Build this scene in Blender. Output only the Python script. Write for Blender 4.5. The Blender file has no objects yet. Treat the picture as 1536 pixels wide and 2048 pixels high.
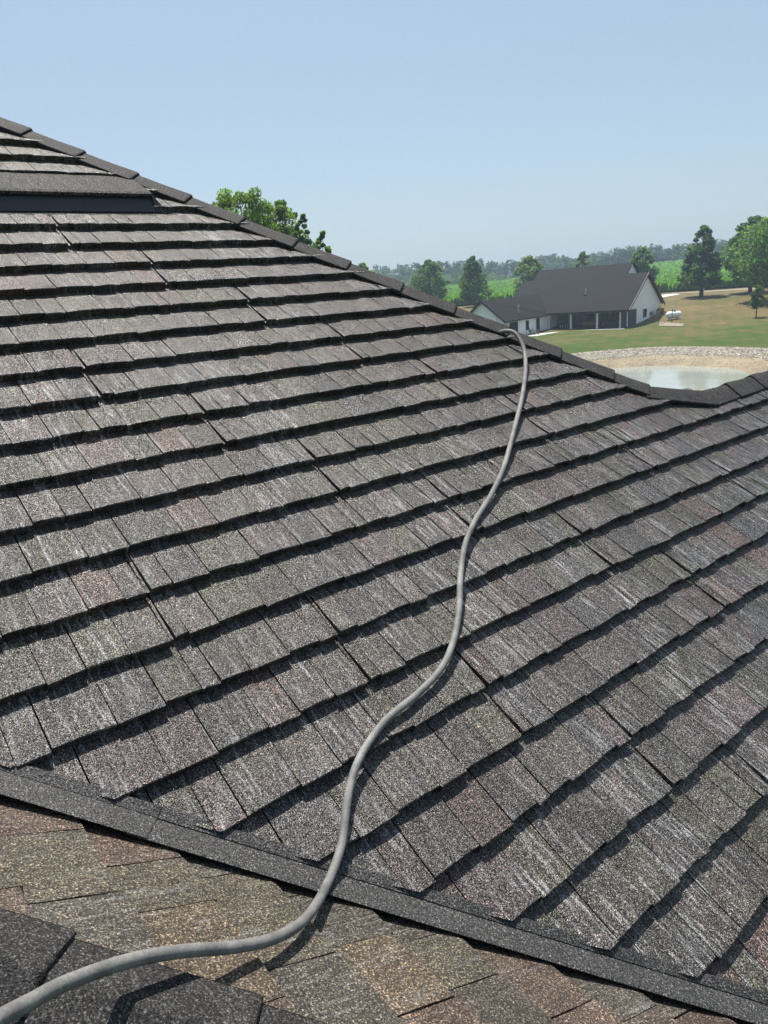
import bpy, bmesh, math, random
import numpy as np
from mathutils import Vector, Matrix

# ------------------------------------------------------------------ camera, light, exposure
H = 7.7                                   # camera height over the lawn
CAM = np.array([0.0, 0.0, H])
PITCH, ROLL, FPX = 0.2963272, -0.0745765, 1432.59
_f = np.array([0, math.cos(PITCH), -math.sin(PITCH)])
_r0 = np.array([1.0, 0, 0]); _u0 = np.cross(_r0, _f)
RIGHT = math.cos(ROLL) * _r0 + math.sin(ROLL) * _u0
UP = -math.sin(ROLL) * _r0 + math.cos(ROLL) * _u0
FWD = _f
sc = bpy.context.scene
cam_d = bpy.data.cameras.new('camera'); cam = bpy.data.objects.new('camera', cam_d)
sc.collection.objects.link(cam)
M = Matrix.Identity(4)
for i in range(3):
    M[i][0], M[i][1], M[i][2], M[i][3] = RIGHT[i], UP[i], -FWD[i], CAM[i]
cam.matrix_world = M
cam_d.sensor_fit = 'VERTICAL'; cam_d.sensor_height = 24.0; cam_d.lens = FPX / 2048 * 24.0
cam_d.clip_start = 0.05; cam_d.clip_end = 6000
sc.camera = cam

SUN_AZ, SUN_EL = -14.0, 70.0              # degrees, azimuth from +Y towards +X
sa, se = math.radians(SUN_AZ), math.radians(SUN_EL)
SUN = Vector((math.cos(se) * math.sin(sa), math.cos(se) * math.cos(sa), math.sin(se)))
world = bpy.data.worlds.new('World'); sc.world = world; world.use_nodes = True
wn = world.node_tree.nodes; wl = world.node_tree.links
sky = wn.new('ShaderNodeTexSky'); sky.sky_type = 'NISHITA'; sky.sun_disc = False
sky.sun_elevation = se; sky.sun_rotation = sa
sky.air_density = 1.0; sky.dust_density = 2.0; sky.ozone_density = 0.6; sky.altitude = 150
bg = wn['Background']; bg.inputs['Strength'].default_value = 0.084
veil = wn.new('ShaderNodeMix'); veil.data_type = 'RGBA'; veil.inputs[0].default_value = 0.42      # thin even summer haze over the whole sky
veil.inputs[7].default_value = (3.55, 4.75, 5.75, 1.0); wl.new(sky.outputs[0], veil.inputs[6])
wl.new(veil.outputs[2], bg.inputs['Color'])
sun_d = bpy.data.lights.new('sun', 'SUN'); sun_d.energy = 5.0; sun_d.angle = math.radians(0.53)
sun_d.color = (1.0, 0.95, 0.87)
sun = bpy.data.objects.new('sun', sun_d); sc.collection.objects.link(sun)
sun.rotation_euler = (-SUN).to_track_quat('-Z', 'Y').to_euler(); sun.location = (0, 0, 60)
vs = sc.view_settings
vs.view_transform = 'Standard'; vs.look = 'None'; vs.exposure = 0.66; vs.gamma = 1.0
sc.cycles.use_denoising = True; sc.cycles.denoising_prefilter = 'NONE'
sc.cycles.max_bounces = 8; sc.cycles.transparent_max_bounces = 12; sc.cycles.volume_bounces = 0

rnd = random.Random(11); nr = np.random.default_rng(5)
C = sc.collection

# ------------------------------------------------------------------ helpers
def ray(x, y):
    return ((x - 768) / FPX) * RIGHT + ((1024 - y) / FPX) * UP + FWD
def atz(x, y, z):                        # pixel on the level z (world)
    D = ray(x, y); return CAM + D * ((z - H) / D[2])
def atr(x, y, R):                        # pixel at horizontal distance R
    D = ray(x, y); return CAM + D * (R / math.hypot(D[0], D[1]))
def onplane(x, y, n, c):                 # pixel on plane n.(X-CAM) = c
    D = ray(x, y); return CAM + D * (c / (D @ n))
def project(P):
    L = np.atleast_2d(P) - CAM; d = L @ FWD
    return np.stack([768 + FPX * (L @ RIGHT) / d, 1024 - FPX * (L @ UP) / d, d], -1)

def tag(o, label=None, cat=None, group=None, kind=None):
    if label: o['label'] = label
    if cat: o['category'] = cat
    if group: o['group'] = group
    if kind: o['kind'] = kind
    return o
def empty(name, loc, rz=0.0):
    o = bpy.data.objects.new(name, None); C.objects.link(o); o.location = loc; o.rotation_euler[2] = rz
    o.empty_display_size = 0.2
    return o
def add_obj(name, me, mat, parent=None, loc=None):
    o = bpy.data.objects.new(name, me); C.objects.link(o)
    if mat is not None and not me.materials: me.materials.append(mat)
    if loc is not None: o.location = loc
    if parent is not None: o.parent = parent
    return o

class MB:
    """collects vertices and faces, builds one mesh object"""
    def __init__(s): s.v = []; s.f = []
    def add(s, vs, fs):
        k = len(s.v); s.v += [tuple(float(c) for c in p) for p in vs]; s.f += [tuple(i + k for i in q) for q in fs]; return s
    def box(s, c, sz, ax=None):
        c = np.array(c, float); ax = np.eye(3) if ax is None else np.array(ax, float)
        P = [c + ax[0] * sx * sz[0] / 2 + ax[1] * sy * sz[1] / 2 + ax[2] * szz * sz[2] / 2
             for sx in (-1, 1) for sy in (-1, 1) for szz in (-1, 1)]
        return s.add(P, [(0, 1, 3, 2), (4, 6, 7, 5), (0, 4, 5, 1), (2, 3, 7, 6), (0, 2, 6, 4), (1, 5, 7, 3)])
    def prism(s, poly, ext):
        n = len(poly); poly = [np.array(p, float) for p in poly]; ext = np.array(ext, float)
        return s.add(poly + [p + ext for p in poly],
                     [tuple(range(n))[::-1], tuple(range(n, 2 * n))] + [(i, (i + 1) % n, n + (i + 1) % n, n + i) for i in range(n)])
    def tube(s, pts, rad, seg=8, cap=True):
        pts = [np.array(p, float) for p in pts]; n = len(pts)
        rad = [rad] * n if np.isscalar(rad) else rad
        t0 = pts[1] - pts[0]; t0 /= np.linalg.norm(t0)
        a = np.cross(t0, [0, 0, 1.0])
        if np.linalg.norm(a) < 1e-3: a = np.cross(t0, [1.0, 0, 0])
        a /= np.linalg.norm(a); V = []
        for i in range(n):
            t = pts[min(i + 1, n - 1)] - pts[max(i - 1, 0)]; t = t / (np.linalg.norm(t) + 1e-12)
            a = a - t * (a @ t); a /= np.linalg.norm(a); b = np.cross(t, a)
            for k in range(seg):
                th = 2 * math.pi * k / seg; V.append(pts[i] + rad[i] * (a * math.cos(th) + b * math.sin(th)))
        F = [(i * seg + k, i * seg + (k + 1) % seg, (i + 1) * seg + (k + 1) % seg, (i + 1) * seg + k) for i in range(n - 1) for k in range(seg)]
        if cap: F += [tuple(range(seg))[::-1], tuple((n - 1) * seg + k for k in range(seg))]
        return s.add(V, F)
    def build(s, name, mat, parent=None, loc=None, smooth=False, rel=None):
        """rel: subtract this world point (object origin) from the vertices"""
        v = np.array(s.v, float)
        if rel is not None: v = v - np.array(rel, float)
        me = bpy.data.meshes.new(name); me.from_pydata(v.tolist(), [], s.f)
        bm = bmesh.new(); bm.from_mesh(me); bmesh.ops.recalc_face_normals(bm, faces=bm.faces); bm.to_mesh(me); bm.free()
        if smooth: me.polygons.foreach_set('use_smooth', [True] * len(me.polygons))
        me.update()
        return add_obj(name, me, mat, parent, loc)

# ------------------------------------------------------------------ materials
def new_mat(name):
    m = bpy.data.materials.new(name); m.use_nodes = True
    nt = m.node_tree; b = nt.nodes['Principled BSDF']; return m, nt.nodes, nt.links, b
def node(N, t, **kw):
    n = N.new(t)
    for k, v in kw.items():
        if k in n.inputs: n.inputs[k].default_value = v
        else: setattr(n, k, v)
    return n
def ramp(N, stops, interp='LINEAR'):
    r = N.new('ShaderNodeValToRGB'); r.color_ramp.interpolation = interp
    e = r.color_ramp.elements
    while len(e) < len(stops): e.new(0.5)
    for el, (p, c) in zip(e, stops):
        el.position = p; el.color = (*c, 1) if len(c) == 3 else c
    return r
def mixrgb(N, L, a, b, fac, mode='MIX'):
    m = N.new('ShaderNodeMix'); m.data_type = 'RGBA'; m.blend_type = mode
    for s, v in ((m.inputs[6], a), (m.inputs[7], b), (m.inputs[0], fac)):
        if hasattr(v, 'is_output'): L.new(v, s)
        elif isinstance(v, (int, float)): s.default_value = v
        else: s.default_value = (*v, 1)
    return m.outputs[2]
def mathn(N, L, op, a, b=None, clamp=False):
    m = N.new('ShaderNodeMath'); m.operation = op; m.use_clamp = clamp
    for s, v in zip(m.inputs, (a, b)):
        if v is None: continue
        if hasattr(v, 'is_output'): L.new(v, s)
        else: s.default_value = v
    return m.outputs[0]
def simple(name, col, rough=0.6, noise=0.12, scale=8.0, metallic=0.0, spec=0.5, bump=0.0):
    m, N, L, b = new_mat(name)
    tc = N.new('ShaderNodeTexCoord'); nz = node(N, 'ShaderNodeTexNoise', Scale=scale, Detail=5.0)
    L.new(tc.outputs['Object'], nz.inputs['Vector'])
    lo = tuple(c * (1 - noise) for c in col); hi = tuple(min(1, c * (1 + noise)) for c in col)
    r = ramp(N, [(0.3, lo), (0.7, hi)]); L.new(nz.outputs[0], r.inputs[0]); L.new(r.outputs[0], b.inputs['Base Color'])
    b.inputs['Roughness'].default_value = rough; b.inputs['Metallic'].default_value = metallic
    b.inputs['Specular IOR Level'].default_value = spec
    if bump:
        bp = node(N, 'ShaderNodeBump', Strength=bump, Distance=0.02); L.new(nz.outputs[0], bp.inputs['Height']); L.new(bp.outputs[0], b.inputs['Normal'])
    return m

def granule_mat(name, dirx, diry, tint=True, base=(0.05, 0.05, 0.05), streak=1.0, gloss=0.42, contrast=1.0, spec=0.5, facet=0.45):
    """stone granules on pressed metal; dirx runs down the slope, diry along the course"""
    m, N, L, b = new_mat(name)
    g = N.new('ShaderNodeNewGeometry')
    def dot(v):
        d = N.new('ShaderNodeVectorMath'); d.operation = 'DOT_PRODUCT'
        L.new(g.outputs['Position'], d.inputs[0]); d.inputs[1].default_value = tuple(v); return d.outputs['Value']
    X, Y = dot(dirx), dot(diry)
    nrm = np.cross(dirx, diry)
    Z = dot(nrm)
    def vec(kx, ky, kz):
        c = N.new('ShaderNodeCombineXYZ')
        for i, (s, k) in enumerate(((X, kx), (Y, ky), (Z, kz))): L.new(mathn(N, L, 'MULTIPLY', s, k), c.inputs[i])
        return c.outputs[0]
    # granules: two sizes of grains
    v1 = node(N, 'ShaderNodeTexVoronoi', Scale=1.0); L.new(vec(330, 330, 330), v1.inputs['Vector'])
    n1 = node(N, 'ShaderNodeTexNoise', Scale=1.0, Detail=2.0, Roughness=0.7); L.new(vec(240, 240, 240), n1.inputs['Vector'])
    # wood grain streaks running down the slope
    n2 = node(N, 'ShaderNodeTexNoise', Scale=1.0, Detail=4.0, Roughness=0.65, Distortion=0.6); L.new(vec(7, 75, 20), n2.inputs['Vector'])
    n3 = node(N, 'ShaderNodeTexNoise', Scale=1.0, Detail=3.0); L.new(vec(1.6, 3.1, 1), n3.inputs['Vector'])
    n4 = node(N, 'ShaderNodeTexNoise', Scale=1.0, Detail=5.0, Roughness=0.6); L.new(vec(9, 14, 9), n4.inputs['Vector'])
    if tint:
        a = N.new('ShaderNodeAttribute'); a.attribute_name = 'tint'; col = a.outputs['Color']
    else:
        rgb = N.new('ShaderNodeRGB'); rgb.outputs[0].default_value = (*base, 1); col = rgb.outputs[0]
    blot = ramp(N, [(0.25, (0.72, 0.72, 0.72)), (0.75, (1.3, 1.27, 1.22))]); L.new(n4.outputs[0], blot.inputs[0])
    col = mixrgb(N, L, col, blot.outputs[0], 1.0, 'MULTIPLY')
    gr = ramp(N, [(0.38, (0.22, 0.22, 0.23)), (0.48, (0.62, 0.62, 0.62)), (0.55, (1.4, 1.36, 1.3)), (0.62, (4.6, 4.4, 4.1)), (0.69, (9.0, 8.4, 7.9))]); L.new(n1.outputs[0], gr.inputs[0])  # stone speckle; the brightest stops also put sun glints into the colour
    col = mixrgb(N, L, col, gr.outputs[0], contrast, 'MULTIPLY')
    vg = ramp(N, [(0.0, (0.45, 0.45, 0.47)), (0.55, (1.0, 1.0, 1.0)), (1.0, (1.9, 1.85, 1.75))])
    sp = N.new('ShaderNodeSeparateColor'); L.new(v1.outputs['Color'], sp.inputs[0]); L.new(sp.outputs[0], vg.inputs[0])
    col = mixrgb(N, L, col, vg.outputs[0], 0.8 * contrast, 'MULTIPLY')
    n5 = node(N, 'ShaderNodeTexNoise', Scale=1.0, Detail=1.0); L.new(vec(135, 135, 135), n5.inputs['Vector'])
    g5 = ramp(N, [(0.36, (0.55, 0.55, 0.56)), (0.5, (0.95, 0.95, 0.95)), (0.64, (1.9, 1.85, 1.75))]); L.new(n5.outputs[0], g5.inputs[0])
    col = mixrgb(N, L, col, g5.outputs[0], contrast, 'MULTIPLY')
    if streak > 0:
        st = ramp(N, [(0.52, (0, 0, 0)), (0.68, (1, 1, 1))]); L.new(n2.outputs[0], st.inputs[0])
        mk = ramp(N, [(0.38, (0.1, 0.1, 0.1)), (0.68, (1, 1, 1))]); L.new(n3.outputs[0], mk.inputs[0])
        fac = mathn(N, L, 'MULTIPLY', st.outputs[0], mk.outputs[0])
        gm = ramp(N, [(0.40, (0.15, 0.15, 0.15)), (0.58, (1, 1, 1))]); L.new(n1.outputs[0], gm.inputs[0])
        fac = mathn(N, L, 'MULTIPLY', fac, gm.outputs[0])
        fac = mathn(N, L, 'MULTIPLY', fac, 1.15 * streak, clamp=True)
        col = mixrgb(N, L, col, (0.42, 0.42, 0.43), fac)
        dk = ramp(N, [(0.30, (0.55, 0.55, 0.55)), (0.46, (1, 1, 1))]); L.new(n2.outputs[0], dk.inputs[0])
        col = mixrgb(N, L, col, dk.outputs[0], min(1, streak), 'MULTIPLY')
    L.new(col, b.inputs['Base Color'])
    b.inputs['Roughness'].default_value = gloss; b.inputs['Specular IOR Level'].default_value = spec
    h = mathn(N, L, 'ADD', mathn(N, L, 'MULTIPLY', n1.outputs[0], 1.0), mathn(N, L, 'MULTIPLY', v1.outputs['Distance'], 0.6))
    bp = node(N, 'ShaderNodeBump', Strength=0.55, Distance=0.004); L.new(h, bp.inputs['Height'])
    bp2 = node(N, 'ShaderNodeBump', Strength=0.35 * max(streak, 0.3), Distance=0.006); L.new(n2.outputs[0], bp2.inputs['Height']); L.new(bp.outputs[0], bp2.inputs['Normal'])
    # every granule is a facet with its own tilt
    fv = N.new('ShaderNodeVectorMath'); fv.operation = 'SUBTRACT'; L.new(v1.outputs['Color'], fv.inputs[0]); fv.inputs[1].default_value = (0.5, 0.5, 0.5)
    fs = N.new('ShaderNodeVectorMath'); fs.operation = 'SCALE'; L.new(fv.outputs[0], fs.inputs[0]); fs.inputs['Scale'].default_value = facet
    fa = N.new('ShaderNodeVectorMath'); fa.operation = 'ADD'; L.new(fs.outputs[0], fa.inputs[0]); L.new(bp2.outputs[0], fa.inputs[1])
    fn = N.new('ShaderNodeVectorMath'); fn.operation = 'NORMALIZE'; L.new(fa.outputs[0], fn.inputs[0])
    L.new(fn.outputs[0], b.inputs['Normal'])
    return m

# ------------------------------------------------------------------ roof frames (own house)
AZ, SL = 0.9147886, 0.594789
h_ = np.array([math.sin(AZ), math.cos(AZ), 0]); g_ = np.array([math.cos(AZ), -math.sin(AZ), 0])
Zv = np.array([0, 0, 1.0])
d_ = g_ * math.cos(SL) - Zv * math.sin(SL); n_ = np.cross(d_, h_)
CH = 1.930857; T0 = -3.607706; EXP = 0.193
SL2 = math.radians(29.857)
d2_ = h_ * math.cos(SL2) - Zv * math.sin(SL2)
n2_ = np.cross(d2_, g_); n2_ = n2_ if n2_[2] > 0 else -n2_
y2_ = np.cross(n2_, d2_); SG = float(np.sign(y2_ @ g_))
C2 = 0.8931364
def pm(s, t, off=0.0): return CAM + h_ * s + d_ * t + n_ * (off - CH)        # main slope
def pf(s, t, off=0.0): return CAM + g_ * s + d2_ * t + n2_ * (off - C2)      # near slope, s along g
def st(x, y, off=0.0):
    X = onplane(x, y, n_, -CH + off) - CAM; return X @ h_, X @ d_
def st2(x, y, off=0.0):
    X = onplane(x, y, n2_, -C2 + off) - CAM; return X @ g_, X @ d2_
# hip line on the main slope: s = HS + cosSL*(t - HT); low edge of the caps lies CAPW below
CAPW = 0.088
hipdir = h_ * math.cos(SL) + d_; hipdir = hipdir / np.linalg.norm(hipdir)
cs = math.cos(SL); LEN = math.hypot(cs, 1.0)
hip_nrm = np.array([1 / LEN, -cs / LEN])        # in (s,t), pointing over the hip
HS, HT = 2.626 + CAPW * hip_nrm[0], -3.062 + CAPW * hip_nrm[1]
RIDGE_T = -1.415 - 0.075
HEND_T = -1.622                                 # last straight hip cap ends here, a bent cap leads to the ridge
ELB_S = 4.33
EAVE_T = T0 + 40 * EXP
VA, VB = np.array([0.133, -0.88]), np.array([1.606, 0.629])   # valley crease (s,t)
vdir3 = pm(*VB) - pm(*VA); vdir3 /= np.linalg.norm(vdir3)

M_MAIN = granule_mat('main_slope_granules', d_, h_, base=(0.05, 0.05, 0.05), streak=1.0, gloss=0.28, spec=0.46, facet=0.62)
M_NEAR = granule_mat('near_slope_granules', d2_, y2_, streak=0.35, gloss=0.5, contrast=0.6, spec=0.25)
M_CAP = granule_mat('cap_granules', d_, h_, tint=False, base=(0.024, 0.024, 0.0255), streak=0.12, gloss=0.7, contrast=0.6, spec=0.18)
M_FLASH = granule_mat('flashing_granules', d_, h_, tint=False, base=(0.022, 0.023, 0.025), streak=0.0, gloss=0.55, contrast=0.9)
M_VENT = granule_mat('vent_granules', d_, h_, tint=False, base=(0.026, 0.026, 0.027), streak=0.3, gloss=0.75, contrast=1.0, spec=0.22)
M_DECK = simple('deck_underlay', (0.012, 0.012, 0.013), 0.9)
M_DARK = simple('dark_metal', (0.02, 0.02, 0.022), 0.5)
M_HOSE = None

house = empty('house', (pm(2.0, 0.0)[0], pm(2.0, 0.0)[1], 0.0))
tag(house, 'house in the foreground with charcoal stone-coated shingle roof under the grey hose', 'house')
HO = np.array(house.location)

# ---- decks (slabs under the shingles), hidden slopes and walls
def slab(name, poly, nrm, th, mat):
    b = MB(); b.prism([p - nrm * (th + 0.004) for p in poly], nrm * th); return b.build(name, mat, house, rel=HO)
up_t = -6.2
hip_s = lambda t: HS + cs * (t - HT)
val_s = lambda t: VA[0] + (VB[0] - VA[0]) / (VB[1] - VA[1]) * (t - VA[1])
RS = 8.4                                                           # right end of the lower ridge
main_poly = [pm(hip_s(up_t), up_t), pm(hip_s(HEND_T), HEND_T), pm(ELB_S, RIDGE_T), pm(RS, RIDGE_T), pm(RS, EAVE_T), pm(val_s(EAVE_T), EAVE_T), pm(val_s(up_t), up_t)]
main_slope = slab('roof_slope', main_poly, n_, 0.03, M_DECK)
main_slope['label'] = 'large sunlit slope crossed by the hose'
# near slope: between valley and its own hip
nh_t0 = 0.656; nh_s0 = -1.187                                       # a point on the lower edge of its hip caps (s along g)
k2 = math.cos(SL2)
NW = 0.10
nrm2 = np.array([-k2, 1.0]) / math.hypot(k2, 1.0)                   # (s,t) pointing from hip into the slope
nrm2 = np.array([-1.0, k2]) / math.hypot(1, k2)
NHS, NHT = nh_s0 - nrm2[0] * NW, nh_t0 - nrm2[1] * NW
nhip_s = lambda t: NHS + k2 * (t - NHT)
def val_pt(t): return pm(val_s(t), t)
def to2(P): L = P - CAM; return L @ g_, L @ d2_
vu, vd = val_pt(-2.6), val_pt(EAVE_T)
tu, td = to2(vu)[1], to2(vd)[1]
near_poly = [vu, vd, pf(nhip_s(td), td), pf(nhip_s(tu), tu)]
near_slope = slab('roof_slope', near_poly, n2_, 0.03, M_DECK)
near_slope['label'] = 'near slope with brown and olive shingles below the valley flashing'
# slopes out of sight: behind the hip, behind the lower ridge, below the camera
db_ = h_ * cs - Zv * math.sin(SL); nb_ = np.cross(db_, g_); nb_ = nb_ if nb_[2] > 0 else -nb_   # behind the hip falls along +h
dr_ = -g_ * cs - Zv * math.sin(SL); nrr_ = np.cross(dr_, h_); nrr_ = nrr_ if nrr_[2] > 0 else -nrr_
ez = pm(0, EAVE_T)[2]
e0 = pm(ELB_S, RIDGE_T); r1 = pm(RS, RIDGE_T)
lr = (e0[2] - ez) / math.sin(SL)
vh = (-g_ + h_) * cs - Zv * math.sin(SL)                            # valley out of sight
slab('roof_slope', [e0, e0 + vh * lr, r1 + dr_ * lr, r1], nrr_, 0.03, M_DECK)
hu = pm(hip_s(up_t), up_t)
eh = pm(hip_s(HEND_T), HEND_T); le_ = (eh[2] - ez) / math.sin(SL)
slab('roof_slope', [hu - nb_ * 0.01, eh - nb_ * 0.01, eh + vh * le_, hu + vh * le_], nb_, 0.03, M_DECK)
slab('roof_slope', [eh - Zv * 0.02, e0 - Zv * 0.02, e0 + vh * lr - Zv * 0.02, eh + vh * le_ - Zv * 0.02], nrr_, 0.02, M_DECK)
dc_ = g_ * math.cos(SL2) - Zv * math.sin(SL2); nc_ = np.cross(dc_, h_); nc_ = nc_ if nc_[2] > 0 else -nc_
a0, a1 = pf(nhip_s(tu), tu), pf(nhip_s(td), td)
slab('roof_slope', [a0, a1, a1 - h_ * 3, a0 - h_ * 3 + dc_ * 0.0], nc_, 0.02, M_DECK)
# outer walls under the eaves (not seen from the camera)
M_WALL = simple('own_wall_siding', (0.55, 0.53, 0.5), 0.7)
wl_ = MB()
wc = [pm(val_s(EAVE_T) + 0.3, EAVE_T - 0.5), pm(RS - 0.4, EAVE_T - 0.5), r1 + dr_ * (lr - 0.5) - h_ * 0.4, e0 + vh * (lr - 0.8), pm(val_s(up_t) + 0.6, up_t)]
wl_.prism([np.array([p[0], p[1], -0.3]) for p in wc], (0, 0, ez + 0.2 + 0.3))
wl_.build('wall', M_WALL, house, rel=HO)

# ---- shingle tabs
PAT = [[0.016, .088, .216, .318, .405, .575, .712, .823, .883, .983, 1.121, 1.233, 1.302],
       [0.016, .060, .162, .329, .464, .649, .785, .945, 1.053, 1.181, 1.302]]
JOINT = {0: 1.1705, 1: 1.5036, 2: 1.8549, 3: 2.1915, 4: 2.5398, 5: 2.848, 6: 3.2818, 7: 3.767}
def joint(k):
    if k in JOINT: return JOINT[k]
    return JOINT[0] + 0.345 * k if k < 0 else JOINT[7] + 0.36 * (k - 7)
TINTS = [(0.060, 0.055, 0.052)] * 4 + [(0.063, 0.056, 0.057)] * 2 + [(0.058, 0.057, 0.047)] * 2 + [(0.074, 0.053, 0.050), (0.066, 0.052, 0.056), (0.048, 0.047, 0.047), (0.052, 0.051, 0.055), (0.060, 0.058, 0.045)]
TINTS2 = [(0.064, 0.058, 0.046), (0.068, 0.054, 0.045), (0.060, 0.055, 0.048), (0.074, 0.061, 0.046), (0.066, 0.051, 0.043), (0.056, 0.052, 0.046), (0.064, 0.054, 0.046)]
def tab_geo(w, long_, seed, strip, lift=1.0, thick=1.0):
    """local (x down the slope, y across, z up) vertices of one pressed shingle"""
    rr = random.Random(seed)
    off = (0.0035 if long_ else -0.003) + rr.uniform(-0.0015, 0.0015)
    b = ((0.0385 if long_ else 0.0365) + rr.uniform(-0.001, 0.001)) * thick
    xe = EXP + off
    xs = [-0.03, 0.0, 0.05, 0.10, 0.145, xe - 0.012, xe - 0.003, xe]
    g = 0.0012 if long_ else 0.0022                        # grooves: wide after a long tab
    ys = [g, w * 0.3, w * 0.68, w - (0.0024 if long_ else 0.0010)]
    V = []; F = []
    skew = rr.uniform(-0.003, 0.003); tilt = rr.uniform(-0.0012, 0.0012)
    wav = [rr.uniform(-0.0012, 0.0012) for _ in range(len(xs) * len(ys))]
    for i, x in enumerate(xs):
        u = max(0.0, min(1.0, x / xe))
        z = 0.002 + (b - 0.002) * (u ** 1.15)
        if i == 6: z -= 0.0006
        if i == 7: z -= 0.004
        for j, y in enumerate(ys):
            zz = z + (wav[i * len(ys) + j] if 1 < i < 6 else 0) + tilt * (j - 1.5) * u - (0.0022 if j in (0, 3) else 0) * u
            xx = x + (skew * (y / w - 0.5) * 2 * u if i > 3 else 0) + (rr.uniform(-0.001, 0.001) if i >= 5 else 0)
            V.append((xx, y, zz))
    nx, ny = len(xs), len(ys)
    for i in range(nx - 1):
        for j in range(ny - 1): F.append((i * ny + j, (i + 1) * ny + j, (i + 1) * ny + j + 1, i * ny + j + 1))
    k = len(V)                                               # butt and side skirts
    for j, y in enumerate(ys): V.append((V[(nx - 1) * ny + j][0] - 0.004, y, -0.003))
    for j in range(ny - 1): F.append(((nx - 1) * ny + j, k + j, k + j + 1, (nx - 1) * ny + j + 1))
    for j in (0, ny - 1):
        s0 = len(V)
        for i in range(nx): V.append((V[i * ny + j][0], ys[j], -0.003))
        for i in range(nx - 1): F.append((i * ny + j, s0 + i, s0 + i + 1, (i + 1) * ny + j))
    if strip:                                                # narrow lap strip beside the first tab
        s0 = len(V); y0, y1 = -0.0125, -0.0022
        for x, z in ((-0.03, 0.0), (0.05, 0.005), (0.13, 0.012), (xe - 0.004, 0.018), (xe - 0.002, -0.003)):
            V += [(x, y0, z - 0.003), (x, y0 + 0.002, z), (x, y1, z), (x, y1 + 0.0004, z - 0.006)]
        for i in range(4):
            for j in range(3): F.append((s0 + i * 4 + j, s0 + (i + 1) * 4 + j, s0 + (i + 1) * 4 + j + 1, s0 + i * 4 + j + 1))
    return np.array(V), F

tabs = []          # (slope, verts world, faces, tint, centre)
def clip(V, F, planes):
    """cut by world half spaces (p, m): keep (X-p).m > 0"""
    need = []
    for p, m in planes:
        sgn = (V - p) @ m
        if sgn.max() <= 0.002: return None
        if sgn.min() < 0: need.append((p, m))
    if not need: return V, F
    bm = bmesh.new(); vs_ = [bm.verts.new(tuple(v)) for v in V]
    for f in F: bm.faces.new([vs_[i] for i in f])
    for p, m in need:
        bmesh.ops.bisect_plane(bm, geom=bm.verts[:] + bm.edges[:] + bm.faces[:], dist=1e-5, plane_co=tuple(p), plane_no=tuple(m), clear_inner=True)
    bm.verts.index_update()
    if len(bm.faces) < 4: bm.free(); return None
    V2 = np.array([tuple(v.co) for v in bm.verts]); F2 = [tuple(v.index for v in f.verts) for f in bm.faces]; bm.free()
    return V2, F2
def sthip(P): L = P - CAM; return L @ h_, L @ d_
in3 = lambda v: h_ * v[0] + d_ * v[1]
hip_pl = (pm(HS, HT) - in3(hip_nrm) * 0.012, -in3(hip_nrm))
ridge_pl = (pm(0, RIDGE_T + 0.012), d_); bend_pl = (pm(0, HEND_T + 0.06), d_)
vst = (VB - VA) / np.linalg.norm(VB - VA); v_up = np.array([vst[1], -vst[0]])     # (s,t) pointing up from the valley
val_pl = (pm(*VA) + in3(v_up) * 0.045, in3(v_up))
VENT = (-2.92, -0.85, 1.80)      # rows from/to and right end s
for r in range(-12, 41):
    tb = T0 + r * EXP
    k = r // 2; par = r % 2
    pat = PAT[par]; js = joint(k) + (0.0 if par == 0 else -0.006)
    for pnl in range(-6, 7):
        base = js + pnl * 1.302
        if base > 8.5 or base < -4: continue
        for i in range(len(pat) - 1):
            s0 = base + pat[i]; w = pat[i + 1] - pat[i]
            tm = tb - EXP / 2; sm = s0 + w / 2
            if sm > 8.3: continue
            if r > 24 and sm > 6.5: continue
            if tm < RIDGE_T + 0.1 and sm > max(hip_s(tm), ELB_S if tm > RIDGE_T - 0.15 else -9) + 0.35 and not (sm > ELB_S and tm > RIDGE_T - 0.15): continue
            if tm < RIDGE_T - 0.2 and sm > hip_s(HEND_T) + 0.3: continue
            if sm < val_s(tm) - 0.3: continue
            if -2.4 < r - 0.5 < -0.4 and r in (-2, -1) and sm < VENT[2] - 0.04: continue
            V, F = tab_geo(w, i % 2 == 1, hash((r, pnl, i)) & 0xffffff, i == 0)
            W = pm(0, 0) + (tb - EXP + V[:, :1]) * d_ + (s0 + V[:, 1:2]) * h_ + V[:, 2:] * n_
            pls = [val_pl]
            if sm < ELB_S + 0.4 and tm < RIDGE_T + 0.35: pls.append(hip_pl if sm < hip_s(HEND_T) else (bend_pl if sm < ELB_S else ridge_pl))
            elif tm < RIDGE_T + 0.35: pls.append(ridge_pl)
            res = clip(W, F, pls)
            if res is None: continue
            t_ = np.array(rnd.choice(TINTS)) * rnd.uniform(0.32, 0.62)
            tabs.append((0, res[0], res[1], t_, res[0].mean(0)))
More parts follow.
